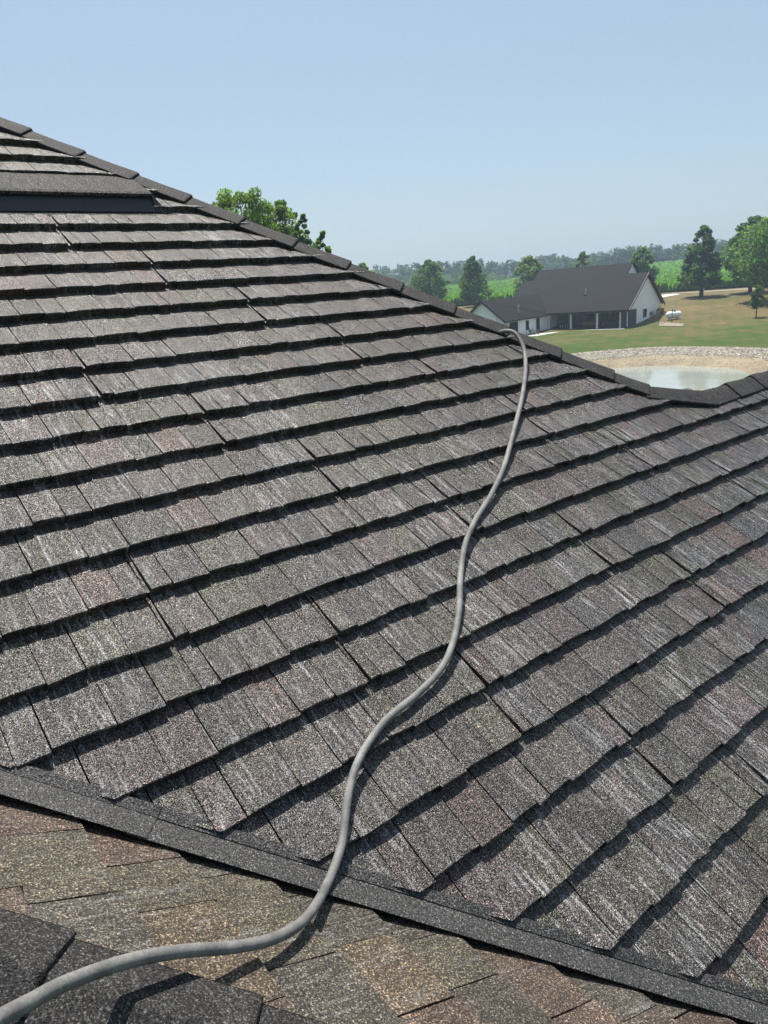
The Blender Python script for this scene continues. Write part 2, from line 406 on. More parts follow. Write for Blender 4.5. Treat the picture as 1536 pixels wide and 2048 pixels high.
# near slope courses: butts at t = 0.612 + k*0.1965
nsl_hip = (pf(NHS, NHT) + (g_ * nrm2[0] + d2_ * nrm2[1]) * 0.01, g_ * nrm2[0] + d2_ * nrm2[1])
vfar = np.cross(vdir3, n2_); vfar = vfar if vfar @ d2_ < 0 else -vfar          # pointing away from the valley on the near slope
nval_pl = (pm(*VA) + vfar * 0.02, vfar)
E2 = 0.1965
for r in range(-6, 34):
    tb = 0.612 + r * E2
    k = r // 2; par = r % 2; pat = PAT[par][::2]; pat[-1] = 1.302
    for pnl in range(-4, 6):
        base = 0.26 + 0.31 * (k % 4) + pnl * 1.302 + (0.03 if par else 0) + k * 0.0
        for i in range(len(pat) - 1):
            p0_ = pat[i] if i else 0.0; y0 = base + p0_; w = pat[i + 1] - p0_; sm = SG * (y0 + w / 2); tm = tb - E2 / 2
            if sm > nhip_s(tm) + 0.25 or sm < -3.6 or sm > 3.2: continue
            V, F = tab_geo(w, i % 2 == 1, hash((r, pnl, i, 7)) & 0xffffff, False, thick=0.5)
            V = V.copy(); V[:, 0] *= E2 / EXP
            W = CAM - n2_ * C2 + (tb - E2 + V[:, :1]) * d2_ + (y0 + V[:, 1:2]) * y2_ + V[:, 2:] * n2_
            res = clip(W, F, [nsl_hip, nval_pl])
            if res is None: continue
            t_ = np.array(rnd.choice(TINTS2)) * rnd.uniform(0.70, 0.98)
            tabs.append((1, res[0], res[1], t_, res[0].mean(0)))
# rank by size on the picture
def shown(V):
    p = project(V)
    if p[:, 2].min() < 0.2: return 0
    x0, x1, y0, y1 = p[:, 0].min(), p[:, 0].max(), p[:, 1].min(), p[:, 1].max()
    x0, x1, y0, y1 = max(x0, 0), min(x1, 1536), max(y0, 0), min(y1, 2048)
    return max(0, x1 - x0) * max(0, y1 - y0)
order = sorted(range(len(tabs)), key=lambda i: -shown(tabs[i][1]))
single = set(order[:300])
def fill_tint(me, cols):
    at = me.color_attributes.new('tint', 'FLOAT_COLOR', 'POINT')
    at.data.foreach_set('color', np.asarray(cols, np.float32).ravel())
rest = {0: ([], [], []), 1: ([], [], [])}
for i, (sl, V, F, t_, c) in enumerate(tabs):
    par = (main_slope, near_slope)[sl]; mat = (M_MAIN, M_NEAR)[sl]
    if i in single:
        me = bpy.data.meshes.new('shingle'); me.from_pydata((V - c).tolist(), [], F)
        me.polygons.foreach_set('use_smooth', [True] * len(me.polygons)); me.set_sharp_from_angle(angle=0.55)
        fill_tint(me, np.tile([*t_, 1.0], (len(V), 1)))
        o = add_obj('shingle', me, mat, par, c - HO)
    else:
        v, f, cc = rest[sl]; k = sum(len(q) for q in v)
        v.append(V); f += [tuple(a + k for a in q) for q in F]; cc.append(np.tile([*t_, 1.0], (len(V), 1)))
for sl in (0, 1):
    v, f, cc = rest[sl]
    if not v: continue
    me = bpy.data.meshes.new('shingle_field'); me.from_pydata((np.concatenate(v) - HO).tolist(), [], f)
    me.polygons.foreach_set('use_smooth', [True] * len(me.polygons)); me.set_sharp_from_angle(angle=0.55)
    fill_tint(me, np.concatenate(cc))
    o = add_obj('shingle_field', me, (M_MAIN, M_NEAR)[sl], (main_slope, near_slope)[sl]); o['kind'] = 'stuff'

# ---- hip and ridge caps
def cap_piece(p_up, p_dn, ea, na, eb, nb, w, mat, name='ridge_cap', lift=1.0, par=house):
    """one folded cap from p_up to p_dn (the lower, exposed end)"""
    zc = na + nb; zc = zc / np.linalg.norm(zc)
    ax = p_dn - p_up; L = np.linalg.norm(ax); ax = ax / L
    def prof(p, k, wk):
        return [p + ea * w * wk + na * 0.012 * k, p + ea * w * wk + na * 0.032 * k, p + ea * w * wk * 0.97 + na * 0.036 * k,
                p + ea * 0.022 + na * 0.041 * k, p + zc * 0.047 * k, p + eb * 0.022 + nb * 0.041 * k,
                p + eb * w * wk * 0.97 + nb * 0.036 * k, p + eb * w * wk + nb * 0.032 * k, p + eb * w * wk + nb * 0.012 * k]
    secs = [prof(p_up - ax * 0.05, 0.78, 0.94), prof(p_up + ax * L * 0.5, 0.93, 0.98), prof(p_dn - ax * 0.012, 1.12, 1.0), prof(p_dn - ax * 0.002, 1.08, 1.0), prof(p_dn, 0.98, 0.995)]
    n = len(secs[0]); V = [q for s in secs for q in s]; F = []
    for i in range(len(secs) - 1):
        for j in range(n): F.append((i * n + j, i * n + (j + 1) % n, (i + 1) * n + (j + 1) % n, (i + 1) * n + j))
    F += [tuple(range(n))[::-1], tuple((len(secs) - 1) * n + j for j in range(n))]
    b = MB(); b.add(V, F); c = (p_up + p_dn) / 2
    o = b.build(name, mat, par, loc=c - HO, rel=c)
    bm = bmesh.new(); bm.from_mesh(o.data)
    bmesh.ops.bevel(bm, geom=[e for e in bm.edges if e.calc_face_angle(0) > 0.45], offset=0.0045, segments=2, affect='EDGES', profile=0.5)
    bm.to_mesh(o.data); bm.free(); return o
em = -in3(hip_nrm)                                  # down the main slope, square to the hip
eb_ = np.cross(hipdir, nb_); eb_ = eb_ if eb_ @ h_ > 0 else -eb_
CL = 0.3425
hp0 = pm(HS, HT)
jl = [i for i in range(-14, 7)]
j_end = (hip_s(HEND_T) - HS) * h_ + (HEND_T - HT) * d_
Lend = j_end @ hipdir
k = -12; 
while k * CL < Lend - 0.06:
    p0 = hp0 + hipdir * (k * CL); p1 = hp0 + hipdir * ((k + 1) * CL if (k + 1) * CL < Lend - 0.06 else Lend)
    cap_piece(p0, p1, em, n_, eb_, nb_, CAPW + 0.004, M_CAP); k += 1
bend = pm(ELB_S, RIDGE_T) - pm(hip_s(HEND_T), HEND_T); bend_l = np.linalg.norm(bend); bend = bend / bend_l
ebm = np.cross(bend, n_); ebm = ebm if ebm @ d_ > 0 else -ebm
nbb = nb_ + nrr_; nbb = nbb / np.linalg.norm(nbb); ebb = np.cross(bend, nbb); ebb = ebb if ebb @ d_ < 0 else -ebb
cap_piece(pm(hip_s(HEND_T), HEND_T) - bend * 0.02 + n_ * 0.004, pm(ELB_S, RIDGE_T + 0.03) + bend * 0.05 + n_ * 0.004, ebm, n_, ebb, nbb, CAPW + 0.014, M_CAP)
s_ = ELB_S - 0.03
i = 0
while s_ < RS:
    rt = lambda q: RIDGE_T + 0.022 - 0.034 * (q - ELB_S); p1 = pm(s_, rt(s_)); p0 = pm(min(s_ + 0.36, RS + 0.05), rt(s_ + 0.36))
    cap_piece(p0, p1, d_, n_, dr_, nrr_, 0.115, M_CAP); s_ += 0.36; i += 1
# caps of the near hip
nhd = g_ * k2 + d2_; nhd = nhd / np.linalg.norm(nhd)
ein = g_ * nrm2[0] + d2_ * nrm2[1]; ein = ein / np.linalg.norm(ein)
eout = np.cross(nhd, nc_); eout = eout if eout @ ein < 0 else -eout
j2 = st2(130, 1888, 0.05); pj = pf(NHS, NHT) + nhd * ((pf(*j2) - pf(NHS, NHT)) @ nhd)
for k in range(-4, 12):
    cap_piece(pj + nhd * 0.36 * (k - 1), pj + nhd * 0.36 * k, ein, n2_, eout, nc_, NW + 0.012, M_CAP, lift=1.0)

# ---- valley flashing, lapped lengths of folded metal
def flash(pA, pB, up, name='valley_flashing'):
    vm = in3(v_up)
    wf = -vfar * -1.0
    rows = []
    for p in (pA + vm * 0.022, pB + vm * 0.022):
        rows.append([p + vm * 0.046 + n_ * (0.020 + up), p + vm * 0.041 + n_ * (0.028 + up), p + vm * 0.014 + n_ * (0.024 + up), p + vm * 0.007 + n_ * (0.012 + up), p + (n_ + n2_) * 0.011 + n2_ * up + vfar * 0.004,
                     p + vfar * 0.014 + n2_ * (0.027 + up), p + vfar * 0.088 + n2_ * (0.016 + up), p + vfar * 0.094 + n2_ * (0.011 + up), p + vfar * 0.092 + n2_ * (0.008 + up),
                     p + vfar * 0.014 + n2_ * (0.020 + up), p + (n_ + n2_) * 0.006 + n2_ * up, p + vm * 0.04 + n_ * (0.014 + up)])
    n = len(rows[0]); b = MB()
    b.add(rows[0] + rows[1], [(i, (i + 1) % n, n + (i + 1) % n, n + i) for i in range(n)] + [tuple(range(n))[::-1], tuple(range(n, 2 * n))])
    c = (pA + pB) / 2
    return b.build(name, M_FLASH, house, loc=c - HO, rel=c)
lap = (pm(*st(308, 1655)) - pm(*VA)) @ vdir3
P0 = pm(*VA)
for a, b_, u in ((lap - 3.0, lap, 0.003), (lap - 0.05, lap + 2.6, 0.0), (lap + 2.55, lap + 6.4, -0.003)): flash(P0 + vdir3 * a, P0 + vdir3 * b_, u)

# ---- roof vent: a long raised hood on the main slope
def vent():
    ra, rb, s1 = VENT; s0 = -0.6
    ta = T0 + (-3.02) * EXP; tb = T0 + (-1.28) * EXP; tc = T0 + (-0.72) * EXP
    V0 = lambda s, t, z: pm(s, t, z)
    b = MB()
    sl_, sr = s0, 1.77
    prof = [(ta, 0.016), (ta + 0.01, 0.024), (tb - 0.02, 0.082), (tb, 0.080), (tb + 0.004, 0.066), (tb - 0.006, 0.062), (ta + 0.02, 0.012)]
    b.prism([V0(sl_, t, z) for t, z in prof], h_ * (sr - sl_))
    c = V0(0.6, tb, 0)
    o = b.build('roof_vent', M_VENT, house, loc=c - HO, rel=c)
    f = MB(); f.prism([V0(sl_, tb - 0.03, 0.058), V0(sl_, tb - 0.012, 0.060), V0(sl_, tc - 0.03, 0.014), V0(sl_, tc - 0.05, 0.008)], h_ * (sr - sl_ - 0.004))
    f.build('vent_shade_face', M_DARK, o, loc=(0, 0, 0), rel=c)  # dark sheet standing in for the shaded opening under the hood
    e = MB(); e.add([V0(sr + 0.001, ta + 0.01, 0.020), V0(sr + 0.001, tb - 0.01, 0.078), V0(sr + 0.001, tb - 0.01, 0.01), V0(sr + 0.07, tc - 0.02, 0.012), V0(sr + 0.02, ta + 0.05, 0.012), V0(sr + 0.002, tc - 0.03, 0.012)],
                    [(0, 1, 4), (1, 3, 4), (1, 5, 3), (0, 4, 2), (1, 0, 2), (2, 4, 3, 5), (1, 2, 5)])
    e.build('end_flange', M_VENT, o, loc=(0, 0, 0), rel=c)
    p = MB(); p.prism([V0(sl_, tc - 0.06, 0.006), V0(sl_, tc + 0.0, 0.010), V0(sl_, tc + 0.015, 0.006)], h_ * (sr + 0.12 - sl_)); p.build('apron', M_VENT, o, loc=(0, 0, 0), rel=c)
vent()

# ------------------------------------------------------------------ hose
def catmull(P, n=10):
    P = [np.array(p, float) for p in P]; out = []
    Q = [2 * P[0] - P[1]] + P + [2 * P[-1] - P[-2]]
    for i in range(1, len(Q) - 2):
        for k in range(n):
            t = k / n; a, b, c, d = Q[i - 1], Q[i], Q[i + 1], Q[i + 2]
            out.append(0.5 * ((2 * b) + (c - a) * t + (2 * a - 5 * b + 4 * c - d) * t * t + (3 * b - a - 3 * c + d) * t ** 3))
    out.append(P[-1]); return out
HR = 0.0118
hp = []
for x, y, o in [(-70, 2085, .135), (0, 2036, .125), (60, 2004, .115), (130, 1967, .105), (250, 1924, .092), (360, 1903, .078), (470, 1894, .056), (555, 1874, .046), (615, 1833, .044)]:
    hp.append(onplane(x, y, n2_, -C2 + o))
hp.append((onplane(656, 1765, n2_, -C2 + .055) + onplane(656, 1765, n_, -CH + .055)) / 2)
for x, y, o in [(683, 1690, .052), (691, 1630, .047), (703, 1560, .047), (728, 1500, .049), (772, 1440, .047), (830, 1392, .047), (880, 1340, .044), (906, 1285, .043), (918, 1220, .042), (921, 1150, .042), (930, 1090, .042), (951, 1040, .042), (983, 988, .042),
                (1009, 930, .042), (1028, 860, .042), (1044, 795, .042), (1051, 740, .047), (1049, 703, .059), (1040, 680, .075), (1026, 664, .082)]:
    hp.append(onplane(x, y, n_, -CH + o))
le = hp[-1]
hp += [le + (-g_ * 0.07 - h_ * 0.015 + Zv * 0.004), le + (-g_ * 0.16 - Zv * 0.03 + h_ * 0.01), le + (-g_ * 0.38 - Zv * 0.10 + h_ * 0.10), le + (-g_ * 0.9 - Zv * 0.50 + h_ * 0.7)]
m, N, L, b = new_mat('hose_rubber')
tc = N.new('ShaderNodeTexCoord'); nz = node(N, 'ShaderNodeTexNoise', Scale=14.0, Detail=6.0); L.new(tc.outputs['Object'], nz.inputs['Vector'])
nz2 = node(N, 'ShaderNodeTexNoise', Scale=160.0, Detail=3.0); L.new(tc.outputs['Object'], nz2.inputs['Vector'])
r = ramp(N, [(0.3, (0.10, 0.10, 0.098)), (0.62, (0.20, 0.198, 0.19)), (0.8, (0.30, 0.295, 0.28))]); L.new(nz.outputs[0], r.inputs[0])
r2 = ramp(N, [(0.3, (0.8, 0.8, 0.8)), (0.7, (1.15, 1.15, 1.15))]); L.new(nz2.outputs[0], r2.inputs[0])
L.new(mixrgb(N, L, r.outputs[0], r2.outputs[0], 1.0, 'MULTIPLY'), b.inputs['Base Color']); b.inputs['Roughness'].default_value = 0.7
bp = node(N, 'ShaderNodeBump', Strength=0.3, Distance=0.001); L.new(nz2.outputs[0], bp.inputs['Height']); L.new(bp.outputs[0], b.inputs['Normal'])
b_ = MB(); b_.tube(catmull(hp, 9), HR, 16)
ho = b_.build('hose', m, None, loc=hp[12], rel=hp[12], smooth=True)
tag(ho, 'long grey rubber hose snaking across the shingle roof and over its hip', 'hose')

# ------------------------------------------------------------------ terrain
PC = np.array([25.0, 62.0])                                # pond centre
PRX, PRY = 6.3, 8.7
def pond_r(th):
    return 1 + 0.07 * np.sin(2 * th + 0.6) + 0.05 * np.sin(3 * th + 2.0) + 0.02 * np.sin(7 * th)
def sstep(a, b, x): t = np.clip((x - a) / (b - a), 0, 1); return t * t * (3 - 2 * t)
def base_h(x, y):
    r = np.hypot(x, y)
    hh = 0.25 * sstep(70, 108, r) + 2.6 * sstep(110, 156, r) + 0.55 * sstep(140, 176, r) + 4.6 * sstep(172, 455, r) + 6 * sstep(430, 900, r)
    hh = hh + 3.2 * sstep(60, 170, x) * sstep(180, 440, r) * (1 - 0.5 * sstep(600, 1200, r))
    hh = hh + 0.12 * np.sin(x * 0.11 + 1) * np.sin(y * 0.07) * sstep(20, 70, r)
    return hh
def pond_q(x, y):
    dx, dy = (x - PC[0]) / PRX, (y - PC[1]) / PRY
    return np.hypot(dx, dy) / pond_r(np.arctan2(dy, dx))
WATER_Z = -0.95
def bank_h(q, hb):                                             # bank profile: water edge q=1, rim q=1.75
    return np.where(q < 1.0, WATER_Z - 1.2 * (1 - q), np.where(q < 1.75, WATER_Z + (hb - WATER_Z) * np.clip((q - 1.0) / 0.75, 0, 1) ** 0.9, hb))
def ground_h(x, y):
    hb = base_h(x, y); q = pond_q(x, y)
    return np.where(q < 1.82, np.minimum(hb, bank_h(np.minimum(q, 1.7), hb) - 0.35 * sstep(1.82, 1.6, q)), hb)
def axis(dense0, dense1, step, lo, hi):
    a = list(np.arange(dense0, dense1, step)); s = step; v = dense1
    while v < hi: a.append(v); s *= 1.18; v += s
    s = step; v = dense0 - step; pre = []
    while v > lo: pre.append(v); s *= 1.18; v -= s
    return np.array(pre[::-1] + a)
gx = axis(0, 90, 1.3, -2200, 2600); gy = axis(30, 190, 1.3, -400, 3200)
GX, GY = np.meshgrid(gx, gy)
GZ = ground_h(GX, GY)
V = np.stack([GX, GY, GZ], -1).reshape(-1, 3); nx_ = len(gx)
I = np.arange(len(gy) - 1)[:, None] * nx_ + np.arange(nx_ - 1)[None]
F = np.stack([I, I + 1, I + nx_ + 1, I + nx_], -1).reshape(-1, 4)
me = bpy.data.meshes.new('lawn'); me.from_pydata(V.tolist(), [], F.tolist()); me.polygons.foreach_set('use_smooth', [True] * len(me.polygons))
m, N, L, b = new_mat('lawn_grass')
g = N.new('ShaderNodeNewGeometry')
def gnoise(scale, detail=5.0, rough=0.6, sx=1, sy=1, rot=0.0):
    mp = N.new('ShaderNodeMapping'); mp.inputs['Scale'].default_value = (sx, sy, 1); mp.inputs['Rotation'].default_value = (0, 0, rot)
    L.new(g.outputs['Position'], mp.inputs['Vector']); n = node(N, 'ShaderNodeTexNoise', Scale=scale, Detail=detail, Roughness=rough); L.new(mp.outputs[0], n.inputs['Vector']); return n.outputs[0]
big = gnoise(0.045, 6.0, 0.62); mid = gnoise(0.35, 6.0, 0.7, 1.0, 0.4); fine = gnoise(3.5, 4.0, 0.75); stripe = gnoise(0.55, 2.0, 0.5, 1.0, 0.03, 0.55)
sep = N.new('ShaderNodeSeparateXYZ'); L.new(g.outputs['Position'], sep.inputs[0])
rr = N.new('ShaderNodeVectorMath'); rr.operation = 'LENGTH'; L.new(g.outputs['Position'], rr.inputs[0])
far = N.new('ShaderNodeMapRange'); L.new(rr.outputs['Value'], far.inputs[0]); far.inputs[1].default_value = 82; far.inputs[2].default_value = 135
dry = mathn(N, L, 'ADD', mathn(N, L, 'MULTIPLY', big, 1.1), mathn(N, L, 'MULTIPLY', mid, 0.55))
dry = mathn(N, L, 'ADD', dry, mathn(N, L, 'MULTIPLY', far.outputs[0], 0.36))
dry = mathn(N, L, 'ADD', dry, mathn(N, L, 'MULTIPLY', stripe, 0.22))
mp_ = N.new('ShaderNodeMapping'); mp_.inputs['Rotation'].default_value = (0, 0, 0.42); L.new(g.outputs['Position'], mp_.inputs['Vector'])
mow = node(N, 'ShaderNodeTexWave', Scale=0.16, Distortion=1.2, Detail=2.0); mow.bands_direction = 'X'; L.new(mp_.outputs[0], mow.inputs['Vector'])
mow2 = gnoise(0.30, 5.0, 0.65, 0.35, 1.6, 0.2)
dry = mathn(N, L, 'ADD', dry, mathn(N, L, 'MULTIPLY', mathn(N, L, 'SUBTRACT', mow.outputs['Fac'], 0.5), 0.06))
dry = mathn(N, L, 'ADD', dry, mathn(N, L, 'MULTIPLY', mathn(N, L, 'SUBTRACT', mow2, 0.5), 0.75))
cr = ramp(N, [(0.38, (0.040, 0.075, 0.011)), (0.52, (0.070, 0.085, 0.020)), (0.64, (0.112, 0.094, 0.037)), (0.82, (0.165, 0.120, 0.056))])
L.new(mathn(N, L, 'MULTIPLY', mathn(N, L, 'SUBTRACT', dry, 0.36), 0.72, clamp=True), cr.inputs[0])
fr = ramp(N, [(0.3, (0.72, 0.72, 0.72)), (0.7, (1.25, 1.25, 1.2))]); L.new(fine, fr.inputs[0])
L.new(mixrgb(N, L, cr.outputs[0], fr.outputs[0], 1.0, 'MULTIPLY'), b.inputs['Base Color'])
b.inputs['Roughness'].default_value = 0.9; b.inputs['Specular IOR Level'].default_value = 0.15
bp = node(N, 'ShaderNodeBump', Strength=0.6, Distance=0.15); L.new(fine, bp.inputs['Height']); L.new(bp.outputs[0], b.inputs['Normal'])
lawn = tag(add_obj('lawn', me, m), kind='structure')

# pond bank (sand and mud) and water
def ring(q0, q1, nq, nt, zf, name, mat):
    V = []; F = []
    for i in range(nq + 1):
        q = q0 + (q1 - q0) * i / nq
        for j in range(nt):
            th = 2 * math.pi * j / nt; k = q * pond_r(th)
            x, y = PC[0] + PRX * k * math.cos(th), PC[1] + PRY * k * math.sin(th); V.append((x, y, zf(q, x, y, th)))
    for i in range(nq):
        for j in range(nt): F.append((i * nt + j, i * nt + (j + 1) % nt, (i + 1) * nt + (j + 1) % nt, (i + 1) * nt + j))
    me = bpy.data.meshes.new(name); me.from_pydata(V, [], F); me.polygons.foreach_set('use_smooth', [True] * len(me.polygons))
    return add_obj(name, me, mat)
m, N, L, b = new_mat('bank_soil'); tc = N.new('ShaderNodeTexCoord')
n1 = node(N, 'ShaderNodeTexNoise', Scale=0.35, Detail=8.0, Roughness=0.7); n2 = node(N, 'ShaderNodeTexNoise', Scale=5.0, Detail=6.0, Roughness=0.75)
for n in (n1, n2): L.new(tc.outputs['Object'], n.inputs['Vector'])
r1_ = ramp(N, [(0.32, (0.14, 0.115, 0.080)), (0.5, (0.215, 0.170, 0.105)), (0.68, (0.29, 0.24, 0.155))]); L.new(n1.outputs[0], r1_.inputs[0])
r2_ = ramp(N, [(0.3, (0.65, 0.65, 0.65)), (0.7, (1.3, 1.3, 1.3))]); L.new(n2.outputs[0], r2_.inputs[0])
L.new(mixrgb(N, L, r1_.outputs[0], r2_.outputs[0], 1.0, 'MULTIPLY'), b.inputs['Base Color']); b.inputs['Roughness'].default_value = 0.85
bp = node(N, 'ShaderNodeBump', Strength=0.7, Distance=0.08); L.new(n2.outputs[0], bp.inputs['Height']); L.new(bp.outputs[0], b.inputs['Normal'])
def bank_z(q, x, y, th):
    hb = float(base_h(x, y)); return float(bank_h(q, hb)) + (0.03 if q > 1.7 else 0.0) + 0.05 * math.sin(th * 23 + q * 9) * (1 if 1.05 < q < 1.6 else 0)
tag(ring(0.3, 1.80, 26, 160, bank_z, 'pond_bank', m), kind='structure')
m, N, L, b = new_mat('pond_water'); tc = N.new('ShaderNodeTexCoord')
n1 = node(N, 'ShaderNodeTexNoise', Scale=0.5, Detail=4.0); L.new(tc.outputs['Object'], n1.inputs['Vector'])
r_ = ramp(N, [(0.3, (0.25, 0.27, 0.235)), (0.7, (0.30, 0.32, 0.285))]); L.new(n1.outputs[0], r_.inputs[0]); L.new(r_.outputs[0], b.inputs['Base Color'])
b.inputs['Roughness'].default_value = 0.08; b.inputs['IOR'].default_value = 1.33
n2 = node(N, 'ShaderNodeTexNoise', Scale=4.0, Detail=3.0); L.new(tc.outputs['Object'], n2.inputs['Vector'])
bp = node(N, 'ShaderNodeBump', Strength=0.05, Distance=0.05); L.new(n2.outputs[0], bp.inputs['Height']); L.new(bp.outputs[0], b.inputs['Normal'])
tag(ring(0.0, 1.06, 10, 120, lambda q, x, y, th: WATER_Z, 'pond_water', m), kind='structure')
# crushed stone along the rim: thousands of small rocks
m_rock = simple('limestone_rock', (0.38, 0.345, 0.29), 0.9, 0.35, 4.0)
rv = []; rf = []
oct_ = np.array([(1, 0, 0), (0, 1, 0), (-1, 0, 0), (0, -1, 0), (0, 0, 1), (0, 0, -1)], float)
octf = [(0, 1, 4), (1, 2, 4), (2, 3, 4), (3, 0, 4), (1, 0, 5), (2, 1, 5), (3, 2, 5), (0, 3, 5)]
cnt = 0
while cnt < 26000:
    th = nr.uniform(0, 2 * math.pi); q = 1.42 + 0.39 * nr.random() ** 0.8 if nr.random() < 0.93 else nr.uniform(1.02, 1.4)
    kk = q * pond_r(th); x, y = PC[0] + PRX * kk * math.cos(th), PC[1] + PRY * kk * math.sin(th)
    s = nr.uniform(0.05, 0.13) * (0.6 if q < 1.36 else 1)
    P = oct_ * (s * nr.uniform(0.6, 1.2, 3)) * np.array([1, 1, 0.7]); P = P + nr.normal(0, s * 0.18, P.shape)
    a = nr.uniform(0, 6.28); P = P @ np.array([[math.cos(a), math.sin(a), 0], [-math.sin(a), math.cos(a), 0], [0, 0, 1]])
    P = P + np.array([x, y, bank_z(min(q, 1.79), x, y, th) + s * 0.2])
    k = len(rv) * 6; rv.append(P); rf += [tuple(i + k for i in f) for f in octf]; cnt += 1
me = bpy.data.meshes.new('rock_border'); me.from_pydata(np.concatenate(rv).tolist(), [], rf)
tag(add_obj('rock_border', me, m_rock), 'band of pale crushed limestone rocks around the pond rim', 'rocks', kind='stuff')

# driveway pad and farm lane behind the house
def gz(x, y): return float(ground_h(np.float64(x), np.float64(y)))
def sheet(name, pts, mat, lift, kind='structure', nsub=14):
    """strip between two pixel/point polylines laid on the ground"""
    A, B = pts; V = []; F = []
    for i in range(nsub + 1):
        t = i / nsub
        a = A[0] + (A[1] - A[0]) * t; bb = B[0] + (B[1] - B[0]) * t
        for j in range(7):
            p = a + (bb - a) * j / 6; V.append((p[0], p[1], gz(p[0], p[1]) + lift))
    for i in range(nsub):
        for j in range(6): F.append((i * 7 + j, i * 7 + j + 1, (i + 1) * 7 + j + 1, (i + 1) * 7 + j))
    me = bpy.data.meshes.new(name); me.from_pydata(V, [], F); o = add_obj(name, me, mat); o['kind'] = kind; return o
M_CONC = simple('concrete', (0.46, 0.45, 0.42), 0.8, 0.1, 1.5)
M_GRAV = simple('gravel_lane', (0.22, 0.185, 0.135), 0.9, 0.2, 1.2)
xy = lambda x, y, R: atr(x, y, R)[:2]
sheet('driveway', ([xy(1305, 600, 149), xy(1362, 586, 162)], [xy(1300, 588, 163), xy(1345, 586, 166)]), M_CONC, 0.05)
sheet('farm_lane', ([xy(1345, 588, 166), xy(1600, 575, 160)], [xy(1345, 586, 170), xy(1600, 570, 166)]), M_GRAV, 0.04, nsub=40)

# ------------------------------------------------------------------ trees
m, N, L, b = new_mat('leaves')
a = N.new('ShaderNodeAttribute'); a.attribute_name = 'tint'
L.new(a.outputs['Color'], b.inputs['Base Color']); b.inputs['Roughness'].default_value = 0.5; b.inputs['Specular IOR Level'].default_value = 0.35
tr = N.new('ShaderNodeBsdfTranslucent'); mx = N.new('ShaderNodeMixShader'); mx.inputs[0].default_value = 0.5
tcol = mixrgb(N, L, a.outputs['Color'], (1.6, 1.8, 0.7), 1.0, 'MULTIPLY'); L.new(tcol, tr.inputs['Color'])
L.new(b.outputs[0], mx.inputs[1]); L.new(tr.outputs[0], mx.inputs[2]); L.new(mx.outputs[0], N['Material Output'].inputs['Surface'])
M_LEAF = m
M_BARK = simple('bark', (0.075, 0.062, 0.05), 0.9, 0.3, 6.0, bump=0.5)
def leaf_mesh(name, pts, nrm_bias, size, cols, rs, fold=True):
    """leaf-sized faces: one bent quad per point"""
    n = len(pts); u = rs.normal(size=(n, 3)); w = rs.normal(size=(n, 3)) * 0.8 + nrm_bias
    u /= np.linalg.norm(u, axis=1)[:, None]; w -= u * (u * w).sum(1)[:, None]; w /= np.linalg.norm(w, axis=1)[:, None] + 1e-9
    v = np.cross(w, u); s = size * rs.uniform(0.6, 1.35, (n, 1))
    P = np.stack([pts - u * s, pts + v * s * 0.55 + w * s * 0.15, pts + u * s, pts - v * s * 0.55 + w * s * 0.15], 1).reshape(-1, 3)
    F = np.arange(4 * n).reshape(-1, 4)
    me = bpy.data.meshes.new(name); me.from_pydata(P.tolist(), [], F.tolist())
    fill_tint(me, np.concatenate([np.repeat(cols, 4, 0), np.ones((4 * n, 1))], 1))
    me.materials.append(M_LEAF); return me
def make_tree(base, height, width, label, prof, seed, n_leaf=5000, leaf=0.28, col=(0.080, 0.145, 0.041), trunk=0.22, crown0=0.2, group=None, name='tree', clumps=90, cat='tree', droop=0.0):
    rs = np.random.default_rng(seed); base = np.array(base, float)
    root = empty(name, base); tag(root, label, cat, group)
    # limbs
    b = MB(); lean = rs.normal(0, 0.02, 2)
    top = np.array([lean[0] * height, lean[1] * height, height * 0.93])
    tp = [np.array([0, 0, -0.3]), top * 0.3, top * 0.62, top]
    b.tube(tp, [trunk * 1.25, trunk, trunk * 0.6, trunk * 0.12], 8)
    ctr = []
    for k in range(clumps):
        f = crown0 + (1 - crown0) * ((k + rs.random()) / clumps); z = f * height
        rad = width / 2 * prof((f - crown0) / (1 - crown0)) ; th = rs.uniform(0, 2 * math.pi); rr_ = rad * math.sqrt(rs.uniform(0.12, 1.0))
        c = np.array([math.cos(th) * rr_ + lean[0] * z, math.sin(th) * rr_ + lean[1] * z, z - droop * rr_]); ctr.append((c, rad, rr_))
        if k % 3 == 0:
            o = top * max(0.12, (f - 0.10)); o[2] = max(o[2], height * crown0 * 0.8)
            mid_ = (o + c) / 2 + np.array([0, 0, 0.06 * height * (0.5 - f)])
            b.tube([o, mid_, c], [trunk * 0.34 * (1.1 - f), trunk * 0.2 * (1.1 - f) + 0.008, 0.01], 5, cap=False)
    tk = b.build('trunk', M_BARK, root, loc=(0, 0, 0), smooth=True)
    per = n_leaf // clumps; pts = []; cols = []; bias = []
    for c, rad, rr_ in ctr:
        cr_ = max(leaf * 1.5, rad * rs.uniform(0.20, 0.38)); cr_ = min(cr_, width * 0.2, 0.75 if leaf < 0.2 else 9)
        q = rs.normal(size=(per, 3)); q /= np.linalg.norm(q, axis=1)[:, None]; rad3 = rs.uniform(0.25, 1.0, (per, 1)) ** 0.5
        p = c + q * rad3 * cr_ * np.array([1.1, 1.1, 0.72]); pts.append(p); bias.append(q * 0.6 + np.array([0, 0, 0.75]))
        t = np.array(col) * rs.uniform(0.72, 1.3) * np.array([rs.uniform(0.85, 1.25), 1.0, rs.uniform(0.8, 1.1)])
        cols.append(np.clip(t * rs.uniform(0.75, 1.25, (per, 1)), 0, 1))
    me = leaf_mesh('crown', np.concatenate(pts), np.concatenate(bias), leaf, np.concatenate(cols), rs)
    add_obj('crown', me, None, root, (0, 0, 0)); return root
